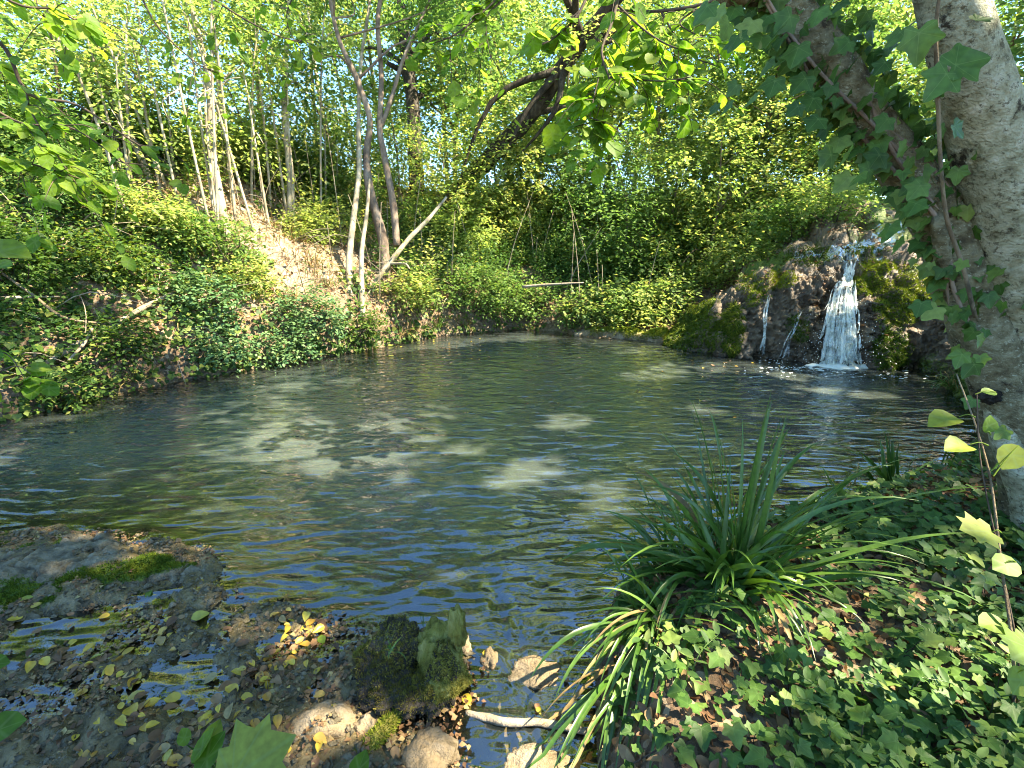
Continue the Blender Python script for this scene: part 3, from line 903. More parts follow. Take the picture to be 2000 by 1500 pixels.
def crown_leaves(ells, leaf, m, TV=OVAL_V, TF=OVAL_F, length=0.45, thin=True, ragged=0.5):
    out = []
    for c, rad, n in ells:
        C, d = in_ellipsoid(n, c, rad, 0.25)
        # ragged outline: some directions reach out, others are bitten away
        k = fbm(d * 2.2 + np.asarray(c)[None] * 1.3, 3, 91)
        C = np.asarray(c) + (C - np.asarray(c)) * (0.6 + ragged * 1.2 * (k - 0.15))[:, None]
        D = norm(d * 0.8 + rdir(n) * 0.6 + np.array([0, 0, 0.1]))
        out.append(sprays(C, D, m, length * (0.6 + 0.8 * rng.random(n)), leaf))
    pos, tip, nrm = [np.vstack([o[i] for o in out]) for i in range(3)]
    if thin:
        k = sunlit_thin(pos)
        pos, tip, nrm = pos[k], tip[k], nrm[k]
    dcam = np.linalg.norm(pos - CAM, axis=1)
    k = dcam > 1.0
    pos, tip, nrm = pos[k], tip[k], nrm[k]
    rn = np.clip(0.45 * fbm(pos * 1.1, 2, 92) + 0.55 * rng.random(len(pos)), 0, 0.999)
    return leaves(pos, tip, nrm, leaf * (0.7 + 0.6 * rng.random(len(pos))), TV, TF, rn)


def branch_to(path, radii, target, r_end=0.008, sides=5, lo=0.35):
    """A limb that leaves the trunk and sags or lifts towards target."""
    path = np.asarray(path)
    c = catmull(path, 40)
    i0 = int(40 * lo)
    dd = np.linalg.norm(c[i0:] - target, axis=1) + 0.6 * np.maximum(c[i0:, 2] - target[2], 0)
    k = i0 + int(np.argmin(dd))
    k = max(i0, k - 4)
    s = c[k]
    r0 = np.interp(k / 39, np.linspace(0, 1, len(radii)), radii) * 0.55
    mid = s * 0.5 + target * 0.5 + rng.normal(size=3) * 0.12 * np.linalg.norm(target - s) + np.array([0, 0, 0.08]) * np.linalg.norm(target - s)
    return tube([s, mid, target], [r0, r0 * 0.6 + r_end * 0.4, r_end], sides, 9, 0.15, int(rng.integers(999)))


def tree(name, label, cat, path, radii, ells, leafm, leaf, barkm, m=9, group=None, nbranch=5, sides=10, bump=0.12, TV=OVAL_V, TF=OVAL_F, length=0.45, thin=True, lo=0.35, extra=None, n=None):
    root = thing(name, label, cat, path[0], group)
    V, F = tube(path, radii, sides, n or max(14, len(path) * 5), bump, int(rng.integers(999)), 5.0)
    obj('trunk', V, F, barkm, root)
    for pth, rd in (extra or []):
        V, F = tube(pth, rd, sides, max(10, len(pth) * 5), bump, int(rng.integers(999)), 5.0)
        obj('trunk', V, F, barkm, root)
    if ells:
        for k in range(nbranch):
            c, rad, _ = ells[k % len(ells)]
            tgt = np.asarray(c) + rdir(1)[0] * np.asarray(rad) * 0.75
            V, F = branch_to(path, radii, tgt, 0.006, 5, lo)
            obj('branch', V, F, barkm, root)
        V, F, at = crown_leaves(ells, leaf, m, TV, TF, length, thin)
        if len(F): obj('crown', V, F, leafm, root, at, smooth=False)
    return root


# ------------------------------------------------------------------ trees
def pxpath(base, pts):
    """base: pixel on the ground; pts: (px, py, extra depth from the base)."""
    q, _ = hit(*base)
    t0 = (q - CAM) @ np.array([0, CP, -SP])
    return [q - np.array([0, 0, 0.15])] + [P(px, py, t0 + dt) for px, py, dt in pts], t0


# many-stemmed tree on the far bank
pth, t0 = pxpath((752, 540), [(748, 470, .0), (722, 370, 0), (716, 300, .05), (722, 232, .0), (695, 150, -.1), (660, 70, -.2), (640, -40, -.3), (625, -220, -.3)])
t0s = t0
stem2 = [P(775, 480, t0), P(768, 400, t0), P(750, 300, t0), P(742, 250, t0), P(745, 150, t0 + .1), (P(738, 40, t0 + .1)), P(752, -60, t0 + .2), P(760, -250, t0 + .2)]
stem3 = [P(742, 255, t0), P(765, 190, t0 + .05), P(790, 110, t0 + .1), P(835, 10, t0 + .2), P(880, -90, t0 + .3)]
stem4 = [P(686, 640, t0 - .9), P(682, 520, t0 - .6), P(690, 430, t0 - .4), P(702, 330, t0 - .1), P(700, 240, t0), P(705, 120, t0 + .2), P(720, 20, t0 + .3), P(735, -120, t0 + .3)]
stem5 = [P(708, 620, t0 - .9), P(706, 500, t0 - .5), P(716, 420, t0 - .3), P(722, 350, t0 - .2)]
ms = tree('multistem_tree', 'tall grey brown tree with several bare stems rising from the far bank in the middle', 'tree', pth, [.09, .085, .075, .06, .05, .045, .035, .03, .02],
          [(P(620, -120, t0), (1.6, 1.6, 1.0), 500), (P(800, -60, t0 + .4), (1.2, 1.2, .8), 360), (P(900, 60, t0 + .3), (.8, .8, .7), 220), (P(560, 120, t0), (.7, .7, .5), 110)], M['leaf_canopy'], .075, M['bark_reddish'], 9,
          None, 7, 10, .16, extra=[(stem2, [.065, .06, .055, .05, .045, .04, .035, .02]), (stem3, [.035, .035, .03, .02, .012]), (stem4, [.055, .05, .045, .04, .035, .03, .025, .02]), (stem5, [.045, .04, .03, .02])], lo=.6)
for ch in ms.children:
    if ch.name.startswith('trunk') and ch.name in ('trunk.003', 'trunk.004'):
        ch.data.materials[0] = M['bark_stem']

# slim trees on the left slope
slim = [
    ('leftmost slim pale tree on the left slope against the blue sky', (446, 462), [(432, 400, 0), (416, 300, 0), (408, 160, 0), (390, 80, 0), (368, -20, 0), (350, -160, 0)], .065, [(360, -60, 1.2, .8, 150), (470, 60, .8, .5, 60)]),
    ('slim straight grey tree on the left slope above the bare sunlit soil', (568, 425), [(566, 330, 0), (556, 230, 0), (558, 120, 0), (566, 0, .1), (574, -150, .2)], .07, [(560, -60, 1.1, .9, 150), (520, 40, .7, .5, 60), (600, 180, .6, .5, 40)]),
    ('thin bare pole like tree close behind the slim tree on the left slope', (455, 405), [(445, 300, .2), (428, 180, .3), (420, 60, .4), (405, -80, .5)], .04, [(430, 20, .8, .6, 70)]),
    ('thin leaning pale tree between the slim straight tree and the many stemmed tree', (655, 395), [(640, 280, .3), (615, 130, .4), (600, 0, .5), (590, -130, .5)], .05, [(600, -20, 1., .7, 110), (630, 250, .5, .5, 40)]),
    ('thin pale tree leaning left just left of the many stemmed tree', (700, 350), [(680, 240, .6), (655, 130, .7), (630, 20, .8), (600, -120, .8)], .06, [(650, 40, 1.0, .8, 120)]),
    ('low slender tree leaning left at the foot of the left slope skyline', (300, 355), [(240, 235, 0), (165, 130, .1), (90, 50, .2), (40, -40, .3)], .05, [(180, 30, 1.2, .8, 90), (60, 40, .9, .7, 60)]),
]
for lab, base, pts, r0, cr in slim:
    pth, t0 = pxpath(base, pts)
    rad = np.linspace(r0, r0 * 0.45, len(pth))
    tree('slim_tree', lab, 'tree', pth, rad, [(P(cx, cy_, t0 + .3), (s * 1.0, s, h), int(n * 2.2)) for cx, cy_, s, h, n in cr], M['leaf_yellowgreen'] if r0 < .06 else M['leaf_canopy'], .07, M['bark_stem'], 8, 'slim trees on the left slope', 5, 8, .14, lo=.5)
# bare sapling stems crowding the left slope
for _k in range(26):
    px = rng.uniform(230, 720); py = 330 + (px - 230) * .2 + rng.uniform(-20, 110)
    q, _ = hit(px, py)
    if q[2] < .4: continue
    h_ = rng.uniform(1.6, 3.6); ln = rng.normal(size=2) * .12 * h_
    pth = [q - [0, 0, .1], q + [ln[0] * .4, ln[1] * .3, h_ * .45], q + [ln[0] * .7, ln[1] * .7, h_ * .8], q + [ln[0], ln[1], h_]]
    tree('thin_sapling', 'thin sapling stem among many on the left slope', 'sapling', pth, [.022, .018, .013, .006], [(q + [ln[0], ln[1], h_ * .9], (.5, .45, .4), 34), (q + [ln[0] * .5 + .1, -.1, h_ * .5], (.4, .4, .4), 14)], M['leaf_yellowgreen'], .065, M['bark_stem'], 7, 'thin saplings on the left slope', 2, 6, .1, lo=.4)
# pale tree far up the left slope
pth, t0 = pxpath((215, 262), [(170, 140, .5), (200, 60, .6), (215, -60, .7)])
tree('pale_tree', 'pale sunlit tree with bleached foliage high on the left slope', 'tree', pth, [.09, .07, .05, .03], [(P(165, 60, t0 + .8), (1.0, 1.0, 1.3), 420), (P(330, 20, t0 + 1.5), (.8, .8, .6), 130)], M['leaf_bluish'], .07, M['bark_stem'], 9, None, 6)

# dark ivy-grown trunk behind the many-stemmed tree
pth, t0 = pxpath((818, 430), [(812, 330, .1), (806, 200, .1), (790, 80, .2), (775, -60, .3), (770, -220, .3)])
tree('dark_trunk_tree', 'dark thick trunked tree standing behind the many stemmed tree', 'tree', pth, [.19, .17, .15, .13, .11, .08],
     [(P(800, -90, t0 + .5), (2.2, 2.0, 1.3), 380), (P(880, 150, t0 + .8), (1.2, 1.0, 1.2), 200), (P(700, 150, t0 + 1.0), (.9, .8, .9), 90)], M['leaf_canopy'], .075, M['bark_dark'], 9, None, 7, 10, .2)

# dark leaning tree whose crown hangs over the pool
lp = [P(850, 440, 11.0) - np.array([0, 0, .3]), P(905, 365, 10.8), P(965, 300, 10.4), P(1035, 225, 9.9), P(1095, 140, 9.5), P(1160, 50, 9.0), P(1250, -60, 8.6), P(1370, -230, 8.2), np.array([3.2, 7.2, 6.6])]
tree('leaning_tree', 'dark barked tree leaning to the right over the pool behind the bright leaves', 'tree', lp, [.2, .19, .18, .165, .15, .13, .11, .08, .05],
     [((2.8, 7.6, 7.4), (2.4, 1.8, 1.0), 1300), ((0.2, 8.6, 7.9), (1.6, 1.4, .8), 500), (P(1220, 60, 9.8), (1.0, .8, .7), 120), (P(985, 290, 9.9), (.7, .5, .5), 70), (P(880, 390, 10.3), (.8, .5, .5), 90), (P(1120, 90, 9.0), (.5, .4, .35), 28)], M['leaf_yellowgreen'], .085, M['bark_dark'], 9, None, 10, 12, .25, lo=.5, extra=[([P(1040, 222, 9.9), P(1090, 212, 9.8), P(1150, 205, 9.6)], [.07, .05, .02])])

# trees further back, standing on the slope behind the pool
back = [  # px of the trunk, y metres, height, crown width, leaf kind, label
    (890, 13.5, 6.6, 1.5, 'leaf_canopy', 'leafy young tree in the thicket just left of the leaning tree'),
    (1000, 15.0, 7.2, 1.9, 'leaf_yellowgreen', 'bright yellow green tree directly behind the leaning trunk'),
    (1100, 12.5, 4.6, 1.4, 'leaf_canopy', 'mid green bushy tree under the leaning trunk'),
    (1180, 14.5, 6.6, 1.9, 'leaf_yellowgreen', 'tall yellow green tree right of the leaning trunk'),
    (1275, 12.0, 4.8, 1.5, 'leaf_canopy', 'broad green tree above the sunlit gap in the back thicket'),
    (1360, 14.0, 6.4, 1.9, 'leaf_yellowgreen', 'glowing yellow green tree above the shrubs at right of centre'),
    (1450, 11.5, 5.0, 1.5, 'leaf_canopy', 'leafy tree behind the left end of the waterfall rock'),
    (1540, 13.0, 6.0, 1.8, 'leaf_yellowgreen', 'bright tree behind the top of the waterfall rock'),
    (1640, 11.0, 4.8, 1.5, 'leaf_canopy', 'green tree beyond the stream above the waterfall'),
    (1730, 13.0, 5.6, 1.9, 'leaf_canopy', 'leafy tree seen past the ivy clad trunk at upper right'),
    (1880, 11.0, 5.2, 1.9, 'leaf_shrub', 'dark green tree behind the pale trunk at the right edge'),
    (2080, 9.0, 5.4, 2.0, 'leaf_shrub', 'dark tree past the right edge of the pale trunk'),
    (760, 15.5, 6.0, 1.5, 'leaf_canopy', 'distant tree between the many stemmed tree and the dark trunk'),
    (640, 15.0, 5.6, 1.3, 'leaf_canopy', 'distant tree behind the thin leaning stems'),
    (540, 13.0, 4.6, 1.2, 'leaf_canopy', 'distant tree behind the slim straight tree'),
    (1230, 18.0, 8.0, 2.5, 'leaf_canopy', 'far tall tree in the gap right of the leaning trunk'),
    (1450, 17.5, 7.6, 2.5, 'leaf_canopy', 'far tall tree closing the view at right of centre'),
    (1640, 17.0, 7.4, 2.5, 'leaf_yellowgreen', 'far tall tree closing the view above the waterfall'),
    (1050, 19.0, 8.6, 2.4, 'leaf_canopy', 'far tall tree behind the leaning crown'),
    (880, 19.0, 8.2, 2.2, 'leaf_canopy', 'far tree right of the dark trunk'),
    (250, 9.5, 3.2, 1.0, 'leaf_yellowgreen', 'small feathery tree on the left skyline'),
    (60, 8.0, 3.4, 1.2, 'leaf_canopy', 'leafy tree at the top of the slope by the left edge'),
    (-120, 7.0, 4.0, 1.5, 'leaf_canopy', 'tree past the left edge at the top of the slope'),
]
for px, y, hgt, w, lm, lab in back:
    t = y * 1.0
    x = (px - 1000) / FPX * y * 0.97
    z, _ = drop(x, y)
    b = np.array([x, y, z - .2])
    lean = rng.normal(size=2) * 0.3
    pth = [b, b + [lean[0] * .3, lean[1] * .3, hgt * .35], b + [lean[0] * .8, lean[1] * .8, hgt * .7], b + [lean[0], lean[1], hgt]]
    r0 = 0.025 + hgt * 0.007
    dens = 120 if px > 1700 else (190 if px > 700 else 75)
    ells = [(b + [lean[0] + rng.normal() * .3, lean[1], hgt * .85], (w, w, hgt * .22), int(dens * w)), (b + [rng.normal() * .6, rng.normal() * .4 - .4, hgt * .58], (w * 1.05, w, hgt * .2), int(dens * w)), (b + [rng.normal() * .7, -.5, hgt * .32], (w, w * .9, hgt * .17), int(dens * .9 * w)),]
    tree('woodland_tree', lab, 'tree', pth, [r0, r0 * .85, r0 * .6, r0 * .2], ells, M[lm], .1 if y < 14 else .12, M['bark_brown'], 9, 'trees in the wood behind the pool', 6, 7, .15, length=.5, lo=.2, TV=QUAD_V, TF=QUAD_F)

low = [(870, 11.2, 1.9, 1.0, 'leaf_yellowgreen', 'sunlit hazel like bush tree in front of the dark trunk'), (960, 12.0, 2.8, 1.1, 'leaf_yellowgreen', 'bright young tree under the left side of the leaning trunk'),
       (1050, 12.2, 2.2, 1.1, 'leaf_yellowgreen', 'glowing yellow green sapling tree below the leaning trunk'), (1130, 12.2, 2.6, 1.2, 'leaf_canopy', 'young green tree right under the leaning trunk'),
       (1210, 10.2, 2.6, 1.1, 'leaf_canopy', 'loose green young tree at the middle of the back thicket'), (1300, 10.8, 3.2, 1.2, 'leaf_yellowgreen', 'yellow green young tree right of the bare sunlit patch'),
       (1380, 9.8, 2.7, 1.1, 'leaf_yellowgreen', 'fine leaved young tree behind the left shoulder of the rock'), (1460, 10.6, 3.2, 1.2, 'leaf_yellowgreen', 'light green young tree above the crest of the rock'),
       (1550, 10.4, 3.0, 1.2, 'leaf_canopy', 'young tree left of the head of the stream'), (1650, 11.4, 3.2, 1.3, 'leaf_yellowgreen', 'young tree behind the head of the stream'),
       (780, 10.8, 2.2, .8, 'leaf_canopy', 'low leafy tree behind the many stemmed tree'), (660, 10.6, 2.2, .8, 'leaf_canopy', 'low leafy tree left behind the many stemmed tree'),
       (500, 9.6, 2.0, .8, 'leaf_yellowgreen', 'light bushy tree on the skyline between the slim trees'), (330, 8.6, 2.0, .9, 'leaf_canopy', 'bushy tree on the left skyline'), (180, 7.6, 2.0, .9, 'leaf_canopy', 'bushy tree at the top of the left slope under the hanging twig'),
       (30, 6.6, 2.2, .9, 'leaf_shrub', 'dark bushy tree at the top left edge of the slope')]
for px, y, hgt, w, lm, lab in low:
    x = (px - 1000) / FPX * y * 0.97
    z, _ = drop(x, y)
    b = np.array([x, y, z - .1])
    pth = [b, b + [.1, 0, hgt * .5], b + [rng.normal() * .3, -.2, hgt]]
    if px < 700: w, hgt = w * .75, hgt * .75
    ells = [(b + [rng.normal() * .2, -.1, hgt * .8], (w, w, hgt * .3), int(230 * w)), (b + [rng.normal() * .5, -.4, hgt * .45], (w, w * .9, hgt * .28), int(260 * w)), (b + [rng.normal() * .7, -.3, hgt * .2], (w, w * .8, hgt * .2), int(170 * w))]
    tree('young_tree', lab, 'tree', pth, [.03, .022, .008], ells, M[lm], .075, M['bark_brown'], 9, 'young trees in the thicket', 5, 6, .1, length=.4, lo=.15)

# tall trees added right of the frame to shade the pool and near bank
for (x, y, zc, ells, lab) in [
    (8.2, 3.6, 7.4, [((8.2, 3.6, 7.4), (3.2, 2.4, 1.1), 2400), ((5.4, 4.9, 7.2), (2.5, 2.2, .8), 2100)], 'unseen tall tree added past the right edge to shade the pool'),
    (8.8, 7.2, 7.4, [((8.8, 7.2, 7.4), (2.6, 1.8, 1.0), 350)], 'unseen tall tree added for shade beside the stream past the right trunk'),
    (6.4, -0.2, 6.8, [((6.4, -0.2, 6.8), (3.0, 2.4, .9), 1500), ((3.6, -0.9, 6.6), (1.8, 1.6, .7), 700)], 'unseen tall tree added for shade on the near bank past the right edge'),
]:
    z, _ = drop(x, y)
    b = np.array([x, y, z - .2])
    tree('shade_tree', lab, 'tree', [b, b + [.1, .1, 2.0], b + [-.1, .2, 4.2], np.array([x, y, zc + .3])], [.22, .19, .14, .05], ells, M['leaf_overhead'], .115, M['bark_brown'], 9, 'added shade trees right of the pool', 8, 10, .15, length=.5, lo=.5)

# ------------------------------------------------------------------ single leaves and blades as objects
def leaf_mesh(name, TV, TF, mat, vein=None, curl=0.0, seed=0):
    V = TV.copy()
    r_ = np.random.default_rng(seed)
    V[:, 2] += curl * (V[:, 0] ** 2 * r_.uniform(-1, 1.2) + (V[:, 1] - .4) ** 2 * r_.uniform(-1, 0.6)) + r_.normal(size=len(V)) * 0.012
    at = {'rnd': np.zeros(len(V))}
    if vein is not None: at['vein'] = vein
    return mesh_data(name, V, TF, mat, at, smooth=True)


def place_leaf(name, me, pos, tip, nrm, size, parent=None):
    s, t, n = frames(np.asarray(tip, float)[None], np.asarray(nrm, float)[None])
    s, t, n = s[0] * size, t[0] * size, n[0] * size
    if parent is not None: pos = pos - np.array(parent.location)
    o = link(name, me, parent)
    o.matrix_basis = Matrix(((s[0], t[0], n[0], pos[0]), (s[1], t[1], n[1], pos[1]), (s[2], t[2], n[2], pos[2]), (0, 0, 0, 1)))
    return o


def px_of(p):
    r_ = np.asarray(p, float) - CAM
    t = r_[..., 1] * CP - r_[..., 2] * SP
    v = r_[..., 1] * SP + r_[..., 2] * CP
    return 1000 + FPX * r_[..., 0] / t, 750 - FPX * v / t, t


IVY_MESH = [leaf_mesh('ivy leaf', IVY_V, IVY_F, M['leaf_ivy'], IVY_VEIN, .25, k) for k in range(7)]
ROUND_MESH = [leaf_mesh('round leaf', ROUND_V, ROUND_F, M['leaf_branch'], ROUND_VEIN, .2, k) for k in range(6)]
SAP_MESH = [leaf_mesh('sapling leaf', LOBED_V * [.9, .9, 1], LOBED_F, M['leaf_sapling'], LOBED_VEIN, .2, k) for k in range(4)]
NARROW_MESH = [leaf_mesh('narrow leaf', ROUND_V * [.78, 1, 1], ROUND_F, M['leaf_branch'], ROUND_VEIN, .2, 20 + k) for k in range(5)]


def shrub(name, label, base, ells, leaf, mat, m=8, group=None, cat='shrub', stems=5, TV=OVAL_V, TF=OVAL_F, length=.3, stemm='twig', r0=.012):
    base = np.asarray(base, float)
    root = thing(name, label, cat, base, group)
    parts = []
    for k in range(stems):
        c, rad, _ = ells[k % len(ells)]
        tg = np.asarray(c) + rdir(1)[0] * np.asarray(rad) * .6
        b = base + [rng.normal() * .08, rng.normal() * .06, -.05]
        parts.append(tube([b, b * .5 + tg * .5 + rdir(1)[0] * .08, tg], [r0, r0 * .7, .004], 5, 8))
    V, F = join(parts)
    obj('stems', V, F, M[stemm], root)
    V, F, at = crown_leaves(ells, leaf, m, TV, TF, length)
    if len(F): obj('foliage', V, F, mat, root, at, smooth=False)
    return root


def on_ground(x, y):
    z, s, at = ground_full(x, y)
    e = 0.05
    zx, _, _ = ground_full(x + e, y)
    zy, _, _ = ground_full(x, y + e)
    nn = norm(np.stack([-(zx - z) / e, -(zy - z) / e, np.ones_like(z)], 1))
    return xyz(x, y, z), nn, s, at


# ------------------------------------------------------------------ far bank: ivy, weeds, litter
nI = 110000
x = rng.uniform(-10.5, .6, nI); y = rng.uniform(2.6, 11.5, nI)
pI, nrmI, sI, atI = on_ground(x, y)
pat = fbm(pI * 1.15, 4, 101)
near_shore = np.exp(-np.maximum(sI, 0) / 0.9)
leftw = sstep(-2.8, -4.6, x)
bare = np.exp(-(((x + 3.6) ** 2 + (y - 7.6) ** 2) / 2.2)) + .7 * np.exp(-(((x + 2.2) ** 2 + (y - 8.6) ** 2) / 1.5))
prob = np.clip((pat - .44) * 4.0 + .75 * near_shore + .35 * leftw - .75 * bare, 0, 1) * np.exp(-np.maximum(sI - 3.5, 0) / 1.5)
k = (sI > -0.06) & (atI[:, 1] > .35) & (rng.random(nI) < prob * .75) & (y > 2.2)
pI, nrmI, sI = pI[k], nrmI[k], sI[k]
n = len(pI)
lift = rng.random(n) ** 1.5 * (.07 + .1 * fbm(pI * 2.0, 2, 103)) + .015
pos = pI + nrmI * lift[:, None] + np.array([0, 0, 1.0]) * (lift * .5)[:, None]
tip = rdir(n) * .7 + nrmI * .1 + np.array([.35, -.35, -.55])
V, F, at = leaves(pos, tip, nrmI * .5 + np.array([.25, -.15, .6]) + rdir(n) * .5, .055 * (.6 + .8 * rng.random(n)), IVYS_V, IVYS_F, np.clip(.5 * fbm(pos * 1.4, 2, 105) + .5 * rng.random(n), 0, .999))
tag(obj('ivy_cover', V, F, M['leaf_ivy_far'], None, at, smooth=False), 'dark green ivy carpet covering the left bank down to the water', 'ivy', kind='stuff')

# leaf litter on the banks
def litter(name, x0, x1, y0, y1, n, cond, size, label, mat='leaf_brown', lift=.008, flat_=.35):
    x = rng.uniform(x0, x1, n); y = rng.uniform(y0, y1, n)
    p, nn, s, at = on_ground(x, y)
    k = cond(p, s, at)
    p, nn = p[k], nn[k]
    m_ = len(p)
    V, F, a = leaves(p + nn * (lift * (.5 + rng.random(m_)))[:, None], rdir(m_) + nn * .1, nn + rdir(m_) * flat_, size * (.5 + rng.random(m_)), ROUND_V * [.7, 1, 3.0], ROUND_F)
    return tag(obj(name, V, F, M[mat], None, a, smooth=False), label, 'leaf litter', kind='stuff')


litter('leaf_litter', -9, 4, 3, 14, 30000, lambda p, s, a: (s > .1) & (a[:, 1] > .2), .05, 'dry brown leaf litter lying on the slopes behind the pool')
litter('leaf_litter', .2, 4.2, .1, 4.2, 16000, lambda p, s, a: (s > .02) & (a[:, 1] > .1) & (a[:, 1] < .25), .036, 'brown dead oak leaves under the ivy on the near bank', lift=.012, flat_=.6)

# weeds: little leafy plants all over the slopes
def weeds(name, n, x0, x1, y0, y1, cond, hgt, leaf, mat, label, m=7, TV=QUAD_V, TF=QUAD_F, cat='undergrowth'):
    x = rng.uniform(x0, x1, n); y = rng.uniform(y0, y1, n)
    p, nn, s, at = on_ground(x, y)
    k = cond(p, s, at)
    p, nn = p[k], nn[k]
    q = len(p)
    D = norm(nn * .4 + np.array([0, 0, 1.0]) + rdir(q) * .45)
    L = hgt * (.35 + .9 * rng.random(q)) * (.5 + fbm(p * 1.3, 2, 111))
    pos, tip, nr = sprays(p, D, m, L, leaf)
    rn = np.repeat(np.clip(.6 * fbm(p * .9, 2, 113) + .4 * rng.random(q), 0, .999), m)
    V, F, a = leaves(pos, tip, nr, leaf * (.6 + .8 * rng.random(len(pos))), TV, TF, rn)
    return tag(obj(name, V, F, M[mat], None, a, smooth=False), label, cat, kind='stuff')


def hillcond(thr, seed):
    def f(p, s, a):
        b = np.exp(-(((p[:, 0] + 3.4) ** 2 + (p[:, 1] - 7.4) ** 2) / 1.6)) + .9 * np.exp(-(((p[:, 0] - 2.7) ** 2 + (p[:, 1] - 11.6) ** 2) / .9))
        pm = np.stack([p[:, 0] - 4.6, p[:, 1] - 8.0], 1)
        on_rock = (np.abs(pm[:, 0]) < 1.9) & (np.abs(pm[:, 1]) < 1.8)
        return (s > .12) & (a[:, 1] > .2) & (fbm(p * .9, 3, seed) - .26 * b > thr) & ~on_rock
    return f


weeds('undergrowth', 15000, -10, -1.2, 4, 13, hillcond(.44, 121), .36, .05, 'leaf_shrub', 'low green weeds growing over the left slope', 8)
weeds('undergrowth', 15000, -1.5, 9, 8.6, 18, hillcond(.36, 122), .5, .055, 'leaf_shrub', 'dense low green plants covering the slope behind the pool', 9)
weeds('undergrowth', 11000, -6, 7, 7.5, 15, hillcond(.45, 124), .8, .065, 'leaf_yellowgreen', 'taller yellow green weeds on the slope behind the pool', 9)

# thin dead stems standing in the thicket
parts = []
for _ in range(190):
    x_, y_ = rng.uniform(-6.5, 5.5), rng.uniform(7.5, 15)
    if (x_ > 2.5 and y_ < 10): continue
    z_, _n = drop(x_, y_)
    if z_ < .15: continue
    h_ = rng.uniform(.5, 1.9)
    b = np.array([x_, y_, z_ - .05]); lean = rng.normal(size=2) * .18 * h_
    parts.append(tube([b, b + [lean[0] * .4, lean[1] * .4, h_ * .5], b + [lean[0], lean[1], h_]], [.008, .007, .003], 4, 5))
V, F = join(parts)
tag(obj('dead_stems', V, F, M['dead_wood'], None), 'thin pale dead stems standing in the undergrowth behind the pool', 'stems', kind='stuff')

